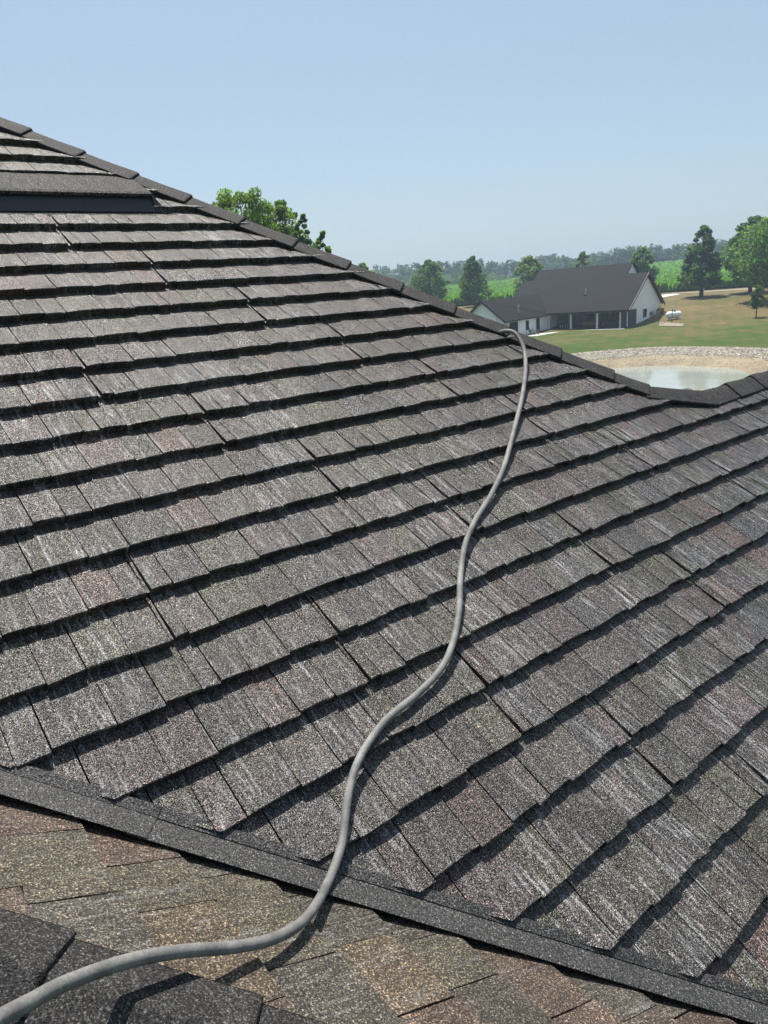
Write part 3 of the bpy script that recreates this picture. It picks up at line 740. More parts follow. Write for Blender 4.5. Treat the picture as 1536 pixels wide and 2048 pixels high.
oval = lambda t: (math.sin(math.pi * min(1, max(0, t * 0.86 + 0.12)))) ** 0.7
pear = lambda t: max(0.10, (1 - t) ** 0.55 * min(1, 0.55 + t * 3))
cone = lambda t: max(0.10, (1 - t) ** 0.6)
def tree_px(x, ytop, ybase, R, wpx, label, prof, seed, **kw):
    bp_ = atr(x, ybase, R); tp = atr(x, ytop, R); k = R / FPX
    z = gz(bp_[0], bp_[1]); hgt = tp[2] - z
    return make_tree((bp_[0], bp_[1], z), hgt, wpx * k * 1.02, label, prof, seed, **kw)
G1 = 'lone trees standing around the farm field'
tree_px(862, 521, 612, 170, 66, 'rounded tree at the field edge, leftmost behind the black roof hip', oval, 21, crown0=0.14, n_leaf=6000, leaf=0.27, group=G1, clumps=110)
tree_px(950, 514, 612, 165, 66, 'pear-shaped tree with thin trunk just left of the white house gable', pear, 22, crown0=0.16, n_leaf=6500, leaf=0.26, group=G1, clumps=120)
tree_px(1057, 514, 596, 178, 56, 'round light green tree behind the left end of the white house roof', oval, 23, crown0=0.12, n_leaf=5500, leaf=0.28, col=(0.116, 0.181, 0.051), group=G1)
tree_px(1163, 505, 575, 195, 31, 'small tree top peeking over the middle of the dark house ridge', oval, 24, crown0=0.1, n_leaf=3000, leaf=0.28, col=(0.109, 0.174, 0.051), group=G1, clumps=60)
tree_px(1283, 497, 585, 172, 46, 'bushy tree right behind the gable peak of the white house', oval, 25, crown0=0.1, n_leaf=5000, leaf=0.28, col=(0.087, 0.160, 0.043), group=G1)
tree_px(1402, 454, 589, 150, 80, 'tall open-crowned tree with dark trunk alone on the lawn', pear, 26, crown0=0.22, n_leaf=7000, leaf=0.28, col=(0.058, 0.109, 0.043), trunk=0.26, group=G1, clumps=120, droop=0.25)
tree_px(1500, 436, 581, 152, 84, 'large dark green tree at the right edge beside the farm lane', oval, 27, crown0=0.17, n_leaf=8000, leaf=0.30, col=(0.065, 0.123, 0.041), trunk=0.3, group=G1, clumps=130)
tree_px(1548, 424, 598, 136, 120, 'big bright green tree cut off by the right edge', oval, 28, crown0=0.16, n_leaf=9500, leaf=0.29, col=(0.094, 0.167, 0.041), trunk=0.32, group=G1, clumps=140)
tree_px(1513, 572, 622, 118, 22, 'small young tree with slim trunk on the right of the lawn', oval, 29, crown0=0.3, n_leaf=1500, leaf=0.16, col=(0.065, 0.123, 0.043), trunk=0.07, group=G1, clumps=40)
tree_px(1318, 610, 636, 117, 9, 'bare thin sapling beside the rear corner of the white house', oval, 30, crown0=0.45, n_leaf=120, leaf=0.08, col=(0.160, 0.131, 0.058), trunk=0.04, group=G1, clumps=24)
# near trees behind the roof hip
G2 = 'trees rising behind the roof hip'
lumpy = lambda t: max(0.22, (1 - t) ** 0.38 * (0.85 + 0.15 * math.sin(t * 15)))
tree_px(528, 384, 720, 48, 300, 'tall leafy tree rising behind the roof hip, largest of its clump', lumpy, 41, crown0=0.25, n_leaf=30000, leaf=0.10, col=(0.125, 0.20, 0.05), trunk=0.16, group=G2, clumps=210)
tree_px(585, 406, 720, 50, 200, 'leafy tree of middle height in the clump behind the roof hip', lumpy, 42, crown0=0.25, n_leaf=18000, leaf=0.10, col=(0.125, 0.20, 0.05), trunk=0.12, group=G2, clumps=120)
tree_px(628, 428, 720, 46, 125, 'narrow upright tree second from the right behind the roof hip', cone, 43, crown0=0.2, n_leaf=10000, leaf=0.09, col=(0.105, 0.175, 0.045), trunk=0.1, group=G2, clumps=90)
tree_px(654, 462, 720, 45, 105, 'shortest narrow tree at the right end of the clump behind the hip', cone, 44, crown0=0.2, n_leaf=9000, leaf=0.09, col=(0.105, 0.175, 0.045), trunk=0.1, group=G2, clumps=80)
tree_px(735, 527, 640, 120, 70, 'light green tree top just showing above the hip near the forest', oval, 45, crown0=0.1, n_leaf=4000, leaf=0.25, col=(0.116, 0.189, 0.043), trunk=0.2, group=G2, clumps=70)

# far wood along the horizon: one mass
rs = np.random.default_rng(77); fp = []; fc = []; fbi = []
prof_px = [(500, 545), (700, 535), (905, 524), (1000, 522), (1120, 507), (1180, 512), (1260, 493), (1355, 493), (1460, 478), (1540, 470), (1900, 455)]
def topy(x): return np.interp(x, [p[0] for p in prof_px], [p[1] for p in prof_px])
for k in range(430):
    x = rs.uniform(440, 1900); R = rs.choice([440, 465, 500, 560, 620]) + rs.uniform(-12, 12)
    y = topy(x) + rs.uniform(-3, 12) + (12 if R < 480 and rs.random() < 0.6 else 0)
    P = atr(x, y, R); z0 = gz(P[0], P[1]); hgt = max(8.0, P[2] - z0); wd = rs.uniform(7, 13)
    t = np.array([0.038, 0.068, 0.028]) * rs.uniform(0.7, 1.35) * np.array([rs.uniform(0.85, 1.2), 1, 1])
    nb = 13
    for i in range(nb):
        f = rs.uniform(0.05, 0.95); rad = wd / 2 * (0.55 + 0.45 * math.sin(math.pi * min(1, f * 0.9 + 0.15)))
        th = rs.uniform(0, 6.28); rr_ = rad * math.sqrt(rs.random())
        c = np.array([P[0] + math.cos(th) * rr_, P[1] + math.sin(th) * rr_, z0 + f * hgt])
        q = rs.normal(size=(26, 3)); q /= np.linalg.norm(q, axis=1)[:, None]
        fp.append(c + q * rs.uniform(0.5, 1.0, (26, 1)) * rs.uniform(1.3, 2.4)); fbi.append(q * 0.7 + np.array([0, 0, 0.6])); fc.append(np.tile(t * rs.uniform(0.75, 1.25), (26, 1)))
me = leaf_mesh('forest', np.concatenate(fp), np.concatenate(fbi), 0.85, np.concatenate(fc), rs)
tag(add_obj('forest', me, None), 'hazy blue-green wood along the horizon beyond the corn', 'forest', kind='stuff')
# scrub at the left far edge of the field
fp = []; fc = []; fbi = []
for k in range(120):
    x = rs.uniform(640, 1010); R = rs.uniform(380, 425); P = atr(x, rs.uniform(545, 572) + (983 - x) * 0.075 * 0.3, R); z0 = gz(P[0], P[1])
    for i in range(5):
        c = np.array([P[0] + rs.uniform(-2.5, 2.5), P[1] + rs.uniform(-2, 2), z0 + rs.uniform(0.1, 1) * max(2.5, P[2] - z0)])
        q = rs.normal(size=(34, 3)); q /= np.linalg.norm(q, axis=1)[:, None]
        fp.append(c + q * rs.uniform(0.6, 1.9)); fbi.append(q + np.array([0, 0, 0.5])); fc.append(np.tile(np.array([0.075, 0.12, 0.035]) * rs.uniform(0.7, 1.3), (34, 1)))
me = leaf_mesh('scrub', np.concatenate(fp), np.concatenate(fbi), 0.6, np.concatenate(fc), rs)
tag(add_obj('scrub', me, None), 'pale green scrub along the far left edge of the corn', 'shrubs', kind='stuff')

# corn: plants in rows, one mass
rs = np.random.default_rng(9); pts = []; cols = []; up = []
def corn_edge(x): return np.interp(x, [600, 900, 1310, 1480, 1700], [176, 173, 176, 172, 170])
n_c = 52000
xs_ = rs.uniform(560, 1760, n_c); u_ = rs.random(n_c) ** 1.7
R_ = corn_edge(xs_) + 260 * u_
az_ = np.arctan((xs_ - 768) / FPX / math.cos(PITCH) * 1.0)
X_, Y_ = R_ * np.sin(az_), R_ * np.cos(az_)
row = np.round(X_ * 0.55 + Y_ * 0.83, 0); sh = row - (X_ * 0.55 + Y_ * 0.83); X_ = X_ + sh * 0.55 * 0.6; Y_ = Y_ + sh * 0.83 * 0.6
Z_ = ground_h(X_, Y_); s_ = 0.9 + 0.9 * u_
Vv = []; Ff = []; Cc = []
for i in range(n_c):
    p = np.array([X_[i], Y_[i], Z_[i]]); hgt = rs.uniform(1.7, 2.4); c = np.array([0.15, 0.28, 0.05]) * rs.uniform(0.7, 1.35)
    for k in range(3):
        th = rs.uniform(0, 6.28); e = np.array([math.cos(th), math.sin(th), 0]); f = np.array([-e[1], e[0], 0]); w = 0.11 * s_[i] * 1.5
        z0 = hgt * rs.uniform(0.15, 0.5); ln = rs.uniform(0.45, 0.85) * s_[i]
        q = len(Vv); Vv += [tuple(p + [0, 0, z0] - f * w), tuple(p + [0, 0, z0] + f * w), tuple(p + e * ln * 0.55 + [0, 0, hgt] + f * w * 0.7), tuple(p + e * ln + [0, 0, hgt * 0.82])]
        Ff.append((q, q + 1, q + 2, q + 3)); Cc += [(*c, 1)] * 4
me = bpy.data.meshes.new('corn'); me.from_pydata(Vv, [], Ff); fill_tint(me, Cc); me.materials.append(M_LEAF)
tag(add_obj('corn', me, None), 'bright green field of standing corn behind the white house', 'corn', kind='stuff')
# green floor of the corn field
FV = []; FF = []
for i in range(61):
    for j in range(41):
        x = 560 + 1200 * i / 60; R = corn_edge(x) + 1.5 + 262 * (j / 40) ** 1.3; a_ = math.atan((x - 768) / FPX / math.cos(PITCH)); px_, py_ = R * math.sin(a_), R * math.cos(a_)
        FV.append((px_, py_, gz(px_, py_) + 0.45))
for i in range(60):
    for j in range(40): FF.append((i * 41 + j, i * 41 + j + 1, (i + 1) * 41 + j + 1, (i + 1) * 41 + j))
me = bpy.data.meshes.new('field'); me.from_pydata(FV, [], FF)
tag(add_obj('field', me, simple('field_undergrowth', (0.075, 0.15, 0.032), 0.9, 0.25, 0.4)), kind='structure')

# ------------------------------------------------------------------ white house beyond the pond
ZE = H - 4.8                                                  # eave level
RC = atz(1254, 618, ZE)
ha = math.radians(-53.6)
ha_ = np.array([math.sin(ha), math.cos(ha), 0]); hb_ = np.array([math.cos(ha), -math.sin(ha), 0])
HG = 0.20                                                     # floor level
def hl(a, b, z): return np.array([RC[0], RC[1], ZE]) + ha_ * a + hb_ * b + Zv * z      # z above the eave
AX = (ha_, hb_, Zv)
FB = HG - ZE                                                  # floor relative to eave
farm = empty('farmhouse', (RC[0], RC[1], HG)); FO = np.array(farm.location)
tag(farm, 'white farmhouse with dark shingle roof and open porch beyond the pond', 'house')
m, N, L, b = new_mat('white_board_siding'); tc = N.new('ShaderNodeTexCoord')
n1 = node(N, 'ShaderNodeTexNoise', Scale=1.2, Detail=5.0); L.new(tc.outputs['Object'], n1.inputs['Vector'])
r_ = ramp(N, [(0.3, (0.86, 0.86, 0.87)), (0.7, (0.90, 0.90, 0.91))]); L.new(n1.outputs[0], r_.inputs[0]); L.new(r_.outputs[0], b.inputs['Base Color']); b.inputs['Roughness'].default_value = 0.6
M_SID = m
m, N, L, b = new_mat('far_roof_shingles'); g = N.new('ShaderNodeNewGeometry')
n1 = node(N, 'ShaderNodeTexNoise', Scale=1.6, Detail=6.0, Roughness=0.7); L.new(g.outputs['Position'], n1.inputs['Vector'])
wv = node(N, 'ShaderNodeTexWave', Scale=1.1, Distortion=0.3); wv.bands_direction = 'Z'; L.new(g.outputs['Position'], wv.inputs['Vector'])
r_ = ramp(N, [(0.3, (0.0105, 0.0108, 0.0122)), (0.7, (0.017, 0.0173, 0.0192))]); L.new(n1.outputs[0], r_.inputs[0])
r2_ = ramp(N, [(0.0, (0.9, 0.9, 0.9)), (1.0, (1.06, 1.06, 1.06))]); L.new(wv.outputs['Color'], r2_.inputs[0])
L.new(mixrgb(N, L, r_.outputs[0], r2_.outputs[0], 1.0, 'MULTIPLY'), b.inputs['Base Color']); b.inputs['Roughness'].default_value = 0.9; b.inputs['Specular IOR Level'].default_value = 0.2
M_ROOF = m
M_BLACK = simple('black_trim', (0.016, 0.016, 0.017), 0.45); M_WHITE = simple('white_trim', (0.78, 0.78, 0.77), 0.5, 0.04)
M_STONE = simple('dark_stone', (0.055, 0.055, 0.060), 0.8, 0.5, 2.2, bump=0.6)
M_GLASS = simple('dark_glass', (0.02, 0.024, 0.028), 0.06, 0.3, 0.8, spec=0.7)
M_GREY = simple('shaded_porch_wall', (0.14, 0.14, 0.145), 0.8)  # grey puts the shade of the porch recess into the wall colour
M_WOOD = simple('bench_wood', (0.30, 0.15, 0.07), 0.6); M_METAL = simple('galvanised', (0.45, 0.46, 0.47), 0.4, metallic=0.8)
def fpart(name, mat, fn, par=None):
    b = MB(); fn(b)
    if par is None: return b.build(name, mat, farm, rel=FO)
    return b.build(name, mat, par, rel=FO)
T28 = 4.8 / 9.0
def roofz(b): return b * T28 if b <= 9 else (18 - b) * T28
A1 = 19.6
# walls: gable right, gable left, back, front is the porch
PD = 4.2
fpart('wall', M_SID, lambda b: b.prism([hl(0.0, PD, FB), hl(0.0, 18, FB), hl(0.0, 18, 0), hl(0, 9, roofz(9) - 0.08), hl(0, 0.0, -0.08), hl(0, 0, -0.22), hl(0, PD, -0.22)], ha_ * 0.18))
fpart('wall', M_SID, lambda b: b.prism([hl(A1 - 0.18, 0.0, FB), hl(A1 - 0.18, 18, FB), hl(A1 - 0.18, 18, 0), hl(A1 - 0.18, 9, roofz(9) - 0.08), hl(A1 - 0.18, 0.0, -0.08)], ha_ * 0.18))
fpart('wall', M_SID, lambda b: b.box(hl(A1 / 2, 17.9, FB / 2), (A1 - 0.4, 0.18, -FB), AX))
back = fpart('porch_wall', M_GREY, lambda b: b.box(hl(6.4, PD, FB / 2 - 0.03), (12.4, 0.16, -FB - 0.06), AX))
fpart('wall', M_SID, lambda b: b.box(hl(12.46, PD / 2 + 0.1, FB / 2), (0.16, PD + 0.2, -FB), AX))
fpart('porch_floor', M_CONC, lambda b: b.box(hl(6.4, PD / 2 - 0.35, FB - 0.06), (12.5, PD + 1.0, 0.14), AX))
fpart('porch_ceiling', M_WHITE, lambda b: b.box(hl(6.4, PD / 2 + 0.1, -0.10), (12.3, PD - 0.1, 0.06), AX))
fpart('porch_beam', M_WHITE, lambda b: b.box(hl(6.3, 0.35, -0.24), (12.0, 0.26, 0.30), AX))
for a in (12.15, 8.6, 4.5, 1.0):
    fpart('porch_column', M_WHITE, lambda b: (b.box(hl(a, 0.3, (FB - 0.38) / 2), (0.26, 0.26, -FB - 0.40), AX), b.box(hl(a, 0.3, FB + 0.10), (0.36, 0.36, 0.2), AX)))
fpart('stone_pier', M_STONE, lambda b: (b.box(hl(0.42, 0.32, (FB - 0.2) / 2), (0.86, 0.62, -FB - 0.2), AX), b.box(hl(-0.04, 2.2, (FB - 0.22) / 2), (0.14, 4.3, -FB - 0.2), AX)))
fpart('downspout', M_WHITE, lambda b: (b.tube([hl(0.05, -0.35, -0.08), hl(-0.1, -0.12, -0.35), hl(-0.12, -0.06, FB + 0.15)], 0.055, 6)))
# main roof: one front plane carried up to the taller middle ridge
RT = 0.16; OV = 0.45
def plane_slab(b, pts, th=RT):
    p = [np.array(q) for q in pts]; n = np.cross(p[1] - p[0], p[2] - p[0]); n /= np.linalg.norm(n); n = n if n[2] > 0 else -n
    b.prism([q for q in p], n * th)
zf = lambda bb: bb * T28
fpart('roof', M_ROOF, lambda b: plane_slab(b, [hl(-OV, -OV, zf(-OV)), hl(A1 + OV, -OV, zf(-OV)), hl(A1 + OV, 9, zf(9)), hl(18.5, 9, zf(9)), hl(18.5, 12, zf(12)), hl(3.0, 12, zf(12)), hl(3.0, 9, zf(9)), hl(-OV, 9, zf(9))]))
fpart('roof', M_ROOF, lambda b: plane_slab(b, [hl(-OV, 9.0, zf(9) + 0.01), hl(3.0, 9.0, zf(9) + 0.01), hl(3.0, 18.4, zf(-0.4) + 0.01), hl(-OV, 18.4, zf(-0.4) + 0.01)]))
fpart('roof', M_ROOF, lambda b: plane_slab(b, [hl(2.7, 12.02, zf(12) - 0.01), hl(18.6, 12.02, zf(12) - 0.01), hl(18.6, 24.2, zf(-0.2)), hl(2.7, 24.2, zf(-0.2))]))
fpart('roof', M_ROOF, lambda b: plane_slab(b, [hl(18.6, 9.0, zf(9)), hl(A1 + OV, 9.0, zf(9)), hl(A1 + OV, 18.4, zf(-0.4)), hl(18.6, 18.4, zf(-0.4))]))
fpart('gable_wall', M_SID, lambda b: b.prism([hl(3.02, 9.2, zf(9) - 0.3), hl(3.02, 12, zf(12) - 0.12), hl(3.02, 20, zf(4)), hl(3.02, 20, FB), hl(3.02, 12, FB)], ha_ * 0.15))
fpart('rake_trim', M_BLACK, lambda b: (b.prism([hl(-OV - 0.02, -OV - 0.05, zf(-OV) - 0.16), hl(-OV - 0.02, 9, zf(9) - 0.13), hl(-OV - 0.02, 9, zf(9) + 0.20), hl(-OV - 0.02, -OV - 0.05, zf(-OV) + 0.16)], -ha_ * 0.05)))
fpart('rake_trim', M_BLACK, lambda b: (b.prism([hl(-OV - 0.022, 9, zf(9) - 0.13), hl(-OV - 0.022, 18.45, zf(-0.45) - 0.30), hl(-OV - 0.022, 18.45, zf(-0.45) + 0.20), hl(-OV - 0.022, 9, zf(9) + 0.21)], -ha_ * 0.05)))
fpart('rake_trim', M_BLACK, lambda b: (b.prism([hl(2.68, 12, zf(12) - 0.05), hl(2.68, 20, zf(4) - 0.2), hl(2.68, 20, zf(4) + 0.25), hl(2.68, 12, zf(12) + 0.19)], -ha_ * 0.05)))
fpart('gutter', M_BLACK, lambda b: b.box(hl((12.6 - OV) / 2, -OV - 0.06, zf(-OV) - 0.02), (12.6 + OV, 0.12, 0.16), AX))
# side wing: gable end towards the viewer
WA0, WA1, WB = 12.55, 18.9, -14.8; WM = (WA0 + WA1) / 2 + 0.1; WZ = 2.62; TW = WZ / (WM - WA0)
fpart('wall', M_SID, lambda b: b.prism([hl(WA0, WB, FB), hl(WA1, WB, FB), hl(WA1, WB, 0), hl(WM, WB, WZ - 0.05), hl(WA0, WB, 0)], hb_ * 0.18))
fpart('wall', M_SID, lambda b: b.box(hl(WA0 + 0.09, (WB + 0.2) / 2 + 0.1, FB / 2), (0.18, -WB - 0.2, -FB), AX))
fpart('wall', M_SID, lambda b: b.box(hl(WA1 - 0.09, (WB + 0.2) / 2 + 0.1, FB / 2), (0.18, -WB - 0.2, -FB), AX))
bj = WZ / T28
fpart('roof', M_ROOF, lambda b: plane_slab(b, [hl(WA0 - OV, WB - OV, -OV * TW), hl(WM, WB - OV, WZ), hl(WM, bj + 0.2, WZ), hl(WA0 - 0.2, -0.5, -0.05), hl(WA0 - OV, -0.7, -OV * TW)], 0.14))
fpart('roof', M_ROOF, lambda b: plane_slab(b, [hl(WA1 + OV, WB - OV, -OV * TW), hl(WM, WB - OV, WZ), hl(WM, bj + 0.2, WZ), hl(WA1 + OV, 0.2, -OV * TW)], 0.139))
fpart('rake_trim', M_BLACK, lambda b: b.prism([hl(WA0 - OV - 0.05, WB - OV - 0.02, -OV * TW - 0.16), hl(WM, WB - OV - 0.02, WZ - 0.12), hl(WM, WB - OV - 0.02, WZ + 0.19), hl(WA0 - OV - 0.05, WB - OV - 0.02, -OV * TW + 0.17)], -hb_ * 0.05))
fpart('rake_trim', M_BLACK, lambda b: b.prism([hl(WA1 + OV + 0.05, WB - OV - 0.022, -OV * TW - 0.16), hl(WM, WB - OV - 0.022, WZ - 0.12), hl(WM, WB - OV - 0.022, WZ + 0.19), hl(WA1 + OV + 0.05, WB - OV - 0.022, -OV * TW + 0.17)], -hb_ * 0.05))
fpart('gutter', M_BLACK, lambda b: b.box(hl(WA0 - OV - 0.07, (WB - OV - 0.6) / 2, -OV * TW + 0.02), (0.12, -WB + OV - 0.6, 0.15), AX))
fpart('downspout', M_WHITE, lambda b: b.tube([hl(WA0 + 1.1, WB - 0.06, 0.5), hl(WA0 + 1.1, WB - 0.06, FB + 0.1)], 0.05, 6))
# windows and doors: frame, pane, muntins
def window(c, ax_w, ax_n, w, hgt, name='window', mun=1, fmat=None):
    fmat = fmat or M_BLACK; ax = (ax_w, ax_n, Zv); b = MB()
    t = 0.07
    b.box(c + Zv * (hgt / 2 - t / 2), (w, 0.10, t), ax); b.box(c - Zv * (hgt / 2 - t / 2), (w, 0.10, t), ax)
    for s in (-1, 1): b.box(c + ax_w * s * (w / 2 - t / 2), (t, 0.10, hgt - 2 * t), ax)
    for k in range(mun): b.box(c + ax_w * ((k + 1) / (mun + 1) - 0.5) * w, (0.05, 0.07, hgt - 2 * t), ax)
    b.box(c, (w - 2 * t, 0.072, 0.05), ax)
    o = b.build(name, fmat, farm, rel=FO)
    p = MB(); p.box(c + ax_n * 0.0, (w - 2 * t - 0.004, 0.02, hgt - 2 * t - 0.004), ax); p.build('pane', M_GLASS, o, rel=FO)
def wing_b(px, py, z):
    D = ray(px, py); X = CAM + D * (((hl(WA0, 0, 0) - CAM) @ ha_) / (D @ ha_)); return (X - hl(0, 0, 0)) @ hb_
for p0, p1, hgt, zc_, nm, mn in ((1019, 1035, 2.05, FB + 1.1, 'french_door', 1), (1051.5, 1057, 1.35, FB + 1.35, 'window', 0), (1072.5, 1078.5, 2.05, FB + 1.1, 'door', 0)):
    b0, b1 = wing_b(p0, 645, 0), wing_b(p1, 645, 0)
    window(hl(WA0 - 0.03, (b0 + b1) / 2, zc_), hb_, ha_, abs(b1 - b0), hgt, nm, mn)
def gab_b(px, py):
    D = ray(px, py); X = CAM + D * (((hl(0, 0, 0) - CAM) @ ha_) / (D @ ha_)); return (X - hl(0, 0, 0)) @ hb_, X[2] - ZE
b0, z0 = gab_b(1285.5, 635); b1, z1 = gab_b(1293, 617)
window(hl(-0.02, (b0 + b1) / 2, (z0 + z1) / 2), hb_, ha_, abs(b1 - b0), abs(z1 - z0), 'window', 1)
for a, w, nm in ((10.2, 1.4, 'door'), (7.3, 1.9, 'window'), (3.4, 1.6, 'window'), (5.6, 1.0, 'door')):
    window(hl(a, PD - 0.10, FB + (1.1 if nm == 'door' else 1.5)), ha_, hb_, w, 2.05 if nm == 'door' else 1.25, nm, 1)
b0, z0 = gab_b(1299, 632); b1, z1 = gab_b(1303.5, 623)
fpart('meter_box', simple('meter_grey', (0.16, 0.17, 0.18), 0.5), lambda b: b.box(hl(-0.09, (b0 + b1) / 2, (z0 + z1) / 2), (0.18, abs(b1 - b0), abs(z1 - z0)), AX))
# vent pipes on the roof
for a, bb, hh in ((7.7, 4.1, 0.75),):
    fpart('vent_pipe', M_METAL, lambda b: (b.tube([hl(a, bb, zf(bb)), hl(a, bb, zf(bb) + hh)], 0.10, 8), b.tube([hl(a, bb, zf(bb) + hh), hl(a, bb, zf(bb) + hh + 0.2)], 0.16, 8), b.box(hl(a, bb - 0.2, zf(bb - 0.2) + 0.19), (0.5, 0.5, 0.04), AX)))
pw = wing_b(1043, 632, 0)
fpart('vent_pipe', M_METAL, lambda b: (b.tube([hl(WA0 + 0.5, pw, 0.35), hl(WA0 + 0.5, pw, 1.45)], 0.11, 8), b.tube([hl(WA0 + 0.5, pw, 1.45), hl(WA0 + 0.5, pw, 1.72)], 0.19, 8)))
# patio slab
pt = [hl(12.5, -0.9, 0), hl(12.5, -11.5, 0), hl(9.6, -10.0, 0), hl(8.6, -2.0, 0), hl(-0.1, -1.6, 0), hl(-0.1, -0.9, 0)]
b = MB(); b.prism([np.array([p[0], p[1], HG - 0.35]) for p in pt], (0, 0, 0.36))
tag(b.build('patio', M_CONC), kind='structure')

# ---- things around the white house
def chair(px, R, rz, label, mat, s=1.0):
    P = hl(*px, 0); P[2] = HG + 0.012
    root = empty('patio_chair', P, rz); tag(root, label, 'chair', 'chairs on the white house patio')
    def part(nm, fn):
        b = MB(); fn(b); return b.build(nm, mat, root, loc=(0, 0, 0))
    for k in range(4): part('slat', lambda b: b.box((0, -0.12 + k * 0.14, 0.36 + k * -0.02), (0.52 * s, 0.12, 0.025)))
    for k in range(4): part('back_slat', lambda b: b.prism([(-0.25 + k * 0.13, 0.36, 0.28), (-0.14 + k * 0.13, 0.36, 0.28), (-0.14 + k * 0.13, 0.66, 1.02 - abs(k - 1.5) * 0.04), (-0.25 + k * 0.13, 0.66, 1.02 - abs(k - 1.5) * 0.04)], (0, 0.02, 0)))
    for sx in (-1, 1):
        part('leg', lambda b: b.box((sx * 0.29, -0.2, 0.29), (0.06, 0.08, 0.58))); part('leg', lambda b: b.box((sx * 0.29, 0.42, 0.26), (0.06, 0.08, 0.52)))
        part('armrest', lambda b: b.box((sx * 0.31, 0.1, 0.60), (0.13, 0.78, 0.03)))
    return root
M_CHB = simple('black_chair', (0.02, 0.02, 0.022), 0.5); M_CHT = simple('weathered_chair', (0.16, 0.12, 0.09), 0.7)
def hat(px, py):                                   # pixel on the patio level in house axes
    X = atz(px, py, HG) - hl(0, 0, 0); return X @ ha_, X @ hb_
chair(hat(1074, 669), 0, ha + 2.4, 'brown slatted patio chair nearest the lawn edge', M_CHT)
chair(hat(1046, 667), 0, ha + 0.9, 'black slatted patio chair under the french door', M_CHB)
chair(hat(1058, 668), 0, ha + 3.6, 'black slatted patio chair in front of the covered grill', M_CHB)
gp = hat(1066, 662)
gr = empty('grill', hl(gp[0], gp[1], FB + 0.012)); gr.rotation_euler[2] = -ha; tag(gr, 'black covered grill standing against the wing wall on the patio', 'grill')
def gpart(nm, fn): b = MB(); fn(b); return b.build(nm, M_CHB, gr, loc=(0, 0, 0))
gpart('cabinet', lambda b: b.box((0, 0, 0.45), (0.6, 1.3, 0.8))); gpart('lid', lambda b: b.prism([(-0.3, -0.45, 0.85), (0.3, -0.45, 0.85), (0.3, -0.45, 1.0), (0.1, -0.45, 1.2), (-0.2, -0.45, 1.2), (-0.3, -0.45, 1.05)], (0, 0.9, 0)))
for sx in (-1, 1):
    for sy in (-1, 1): gpart('leg', lambda b: b.box((sx * 0.25, sy * 0.55, 0.025), (0.06, 0.06, 0.05)))
# porch furniture
bn = empty('porch_bench', hl(6.3, 2.3, FB + 0.01)); bn.rotation_euler[2] = -ha - math.pi / 2; bn.rotation_euler[2] = math.atan2(ha_[1], ha_[0])
tag(bn, 'wooden bench with slatted back in the middle bay of the porch', 'bench')
def bpart(nm, fn): b = MB(); fn(b); return b.build(nm, M_WOOD, bn, loc=(0, 0, 0))
for k in range(3): bpart('seat_slat', lambda b: b.box((0, -0.15 + 0.16 * k, 0.45), (1.9, 0.14, 0.03)))
for k in range(3): bpart('back_slat', lambda b: b.box((0, 0.27 + 0.02 * k, 0.6 + 0.15 * k), (1.9, 0.03, 0.11)))
for sx in (-1, 1): bpart('leg', lambda b: b.box((sx * 0.9, -0.15, 0.22), (0.07, 0.07, 0.43))); bpart('leg', lambda b: b.box((sx * 0.9, 0.24, 0.5), (0.07, 0.07, 1.0)))
for i, (a, lab) in enumerate(((10.6, 'dark bar stool in the left porch bay, nearer the wing'), (9.8, 'dark bar stool in the left porch bay, nearer the column'))):
    t = empty('bar_stool', hl(a, 1.5, FB + 0.01)); tag(t, lab, 'stool', 'bar stools on the porch')
    for nm, c, s in (('seat', (0, 0, 0.75), (0.4, 0.4, 0.06)), ('backrest', (0, 0.18, 0.98), (0.4, 0.04, 0.34)), ('leg', (-.16, -.16, .36), (.04, .04, .72)), ('leg', (.16, -.16, .36), (.04, .04, .72)), ('leg', (-.16, .16, .36), (.04, .04, .72)), ('leg', (.16, .16, .36), (.04, .04, .72))):
        b = MB(); b.box(c, s); b.build(nm, M_METAL if nm == 'leg' else M_CHB, t, loc=(0, 0, 0))
sf = empty('porch_sofa', hl(3.0, 2.2, FB + 0.01)); sf.rotation_euler[2] = math.atan2(ha_[1], ha_[0]); tag(sf, 'dark cushioned sofa in the right bay of the porch', 'sofa')
M_SOFA = simple('sofa_fabric', (0.06, 0.055, 0.055), 0.9)
for nm, c, s in (('seat_cushion', (-0.45, 0, 0.4), (0.85, 0.8, 0.2)), ('seat_cushion', (0.45, 0, 0.4), (0.85, 0.8, 0.2)), ('backrest', (0, 0.42, 0.55), (1.9, 0.2, 0.6)), ('armrest', (-1.0, 0, 0.4), (0.16, 0.9, 0.5)), ('armrest', (1.0, 0, 0.4), (0.16, 0.9, 0.5)), ('base', (0, 0, 0.15), (1.9, 0.85, 0.28))):
    b = MB(); b.box(c, s); b.build(nm, M_SOFA, sf, loc=(0, 0, 0))
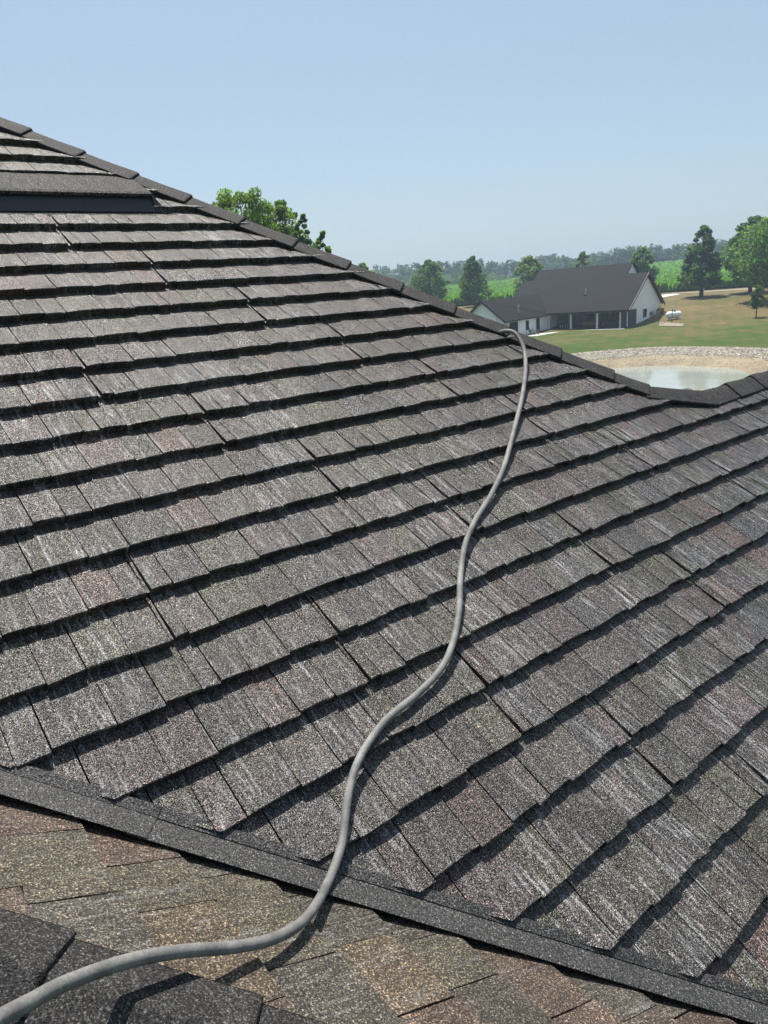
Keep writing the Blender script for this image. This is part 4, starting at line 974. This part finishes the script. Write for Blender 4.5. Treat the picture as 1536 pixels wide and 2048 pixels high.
# outdoor condenser
b0 = gab_b(1306, 643)[0]
cp = hl(-1.0, b0 + 0.3, 0); cz = gz(cp[0], cp[1])
ac = empty('air_conditioner', (cp[0], cp[1], cz)); ac.rotation_euler[2] = math.atan2(ha_[1], ha_[0]); tag(ac, 'dark grey air conditioner unit beside the gable wall of the white house', 'air conditioner')
M_AC = simple('condenser_grey', (0.06, 0.06, 0.065), 0.5, metallic=0.3)
b = MB(); b.box((0, 0, 0.55), (0.95, 0.95, 1.0)); b.build('casing', M_AC, ac, loc=(0, 0, 0))
for k in range(8):
    b = MB(); b.box((0, -0.49, 0.15 + k * 0.11), (0.9, 0.03, 0.05)); b.build('louver', M_AC, ac, loc=(0, 0, 0))
b = MB(); b.tube([(0, 0, 1.05), (0, 0, 1.12)], 0.38, 14); b.build('fan_grille', M_DARK, ac, loc=(0, 0, 0))
b = MB(); b.box((0, 0, 0.02), (1.2, 1.2, 0.1)); b.build('pad', M_CONC, ac, loc=(0, 0, 0))
# propane tank: capsule on legs, lid dome, lying end-on
tp_ = atz(1347, 641.5, 0.45); tz = gz(tp_[0], tp_[1])
k_ = math.hypot(tp_[0], tp_[1])
tank = empty('propane_tank', (tp_[0], tp_[1], tz)); tank.rotation_euler[2] = math.atan2(tp_[1], tp_[0]) - 0.95; tag(tank, 'white propane tank lying on the lawn right of the white house', 'tank')
M_TANK = simple('tank_paint', (0.82, 0.82, 0.81), 0.35, 0.03)
r0 = 0.50; ln = 1.25
prof_t = [(-ln, 0.02)] + [(-ln + 0.42 * (1 - math.cos(a)), r0 * math.sin(a)) for a in np.linspace(0.25, math.pi / 2, 6)] + [(ln - 0.42 * (1 - math.cos(a)), r0 * math.sin(a)) for a in np.linspace(math.pi / 2, 0.25, 6)] + [(ln, 0.02)]
b = MB(); b.tube([(x, 0, 0.72) for x, _ in prof_t], [r for _, r in prof_t], 18); b.build('shell', M_TANK, tank, loc=(0, 0, 0), smooth=True)
b = MB(); b.tube([(0, 0, 1.15), (0, 0, 1.33), (0, 0, 1.40)], [0.24, 0.24, 0.15], 12); b.build('valve_dome', M_DARK, tank, loc=(0, 0, 0))
for sx in (-0.65, 0.65):
    b = MB(); b.box((sx, 0, 0.13), (0.14, 0.75, 0.30)); b.build('leg', M_TANK, tank, loc=(0, 0, 0))
pp = [atr(x, y, R) for x, y, R in ((1318, 643, 114), (1366, 643, 111), (1368, 640, 115), (1318, 639, 119))]
b = MB(); b.prism([np.array([p[0], p[1], gz(p[0], p[1]) + 0.02]) for p in pp], (0, 0, 0.05)); tag(b.build('gravel_pad', M_GRAV), kind='structure')
sp_ = atr(1344, 634, 118); sz = gz(sp_[0], sp_[1])
sg = empty('post_light', (sp_[0], sp_[1], sz)); tag(sg, 'short post with white square head just behind the propane tank', 'post')
b = MB(); b.tube([(0, 0, -0.2), (0, 0, 1.9)], 0.05, 6); b.build('pole', M_DARK, sg, loc=(0, 0, 0))
b = MB(); b.box((0, 0, 2.15), (0.48, 0.12, 0.5)); b.build('head', M_WHITE, sg, loc=(0, 0, 0))
# slim utility post by the lone tree
up_ = atr(1406, 585, 153); ub = empty('utility_post', (up_[0], up_[1], gz(up_[0], up_[1]))); tag(ub, 'slim grey utility post just right of the lone lawn tree trunk', 'post')
b = MB(); b.tube([(0, 0, -0.3), (0, 0, 4.2)], 0.09, 7); b.build('pole', M_BARK, ub, loc=(0, 0, 0))
b = MB(); b.box((0.1, -0.1, 1.2), (0.3, 0.2, 0.5)); b.build('meter_box', M_METAL, ub, loc=(0, 0, 0))

# ------------------------------------------------------------------ haze
b = MB(); b.box((200, 560, 20), (2400, 1320, 46))
m = bpy.data.materials.new('haze_air'); m.use_nodes = True; N = m.node_tree.nodes; L = m.node_tree.links
N.remove(N['Principled BSDF']); pv = N.new('ShaderNodeVolumePrincipled'); pv.inputs['Density'].default_value = 0.0006; pv.inputs['Color'].default_value = (0.62, 0.80, 1.0, 1)
pv.inputs['Anisotropy'].default_value = 0.3
L.new(pv.outputs[0], N['Material Output'].inputs['Volume'])
HAZE = True
if HAZE: tag(b.build('haze', m), 'thin pale summer haze over the fields', 'haze', kind='stuff')
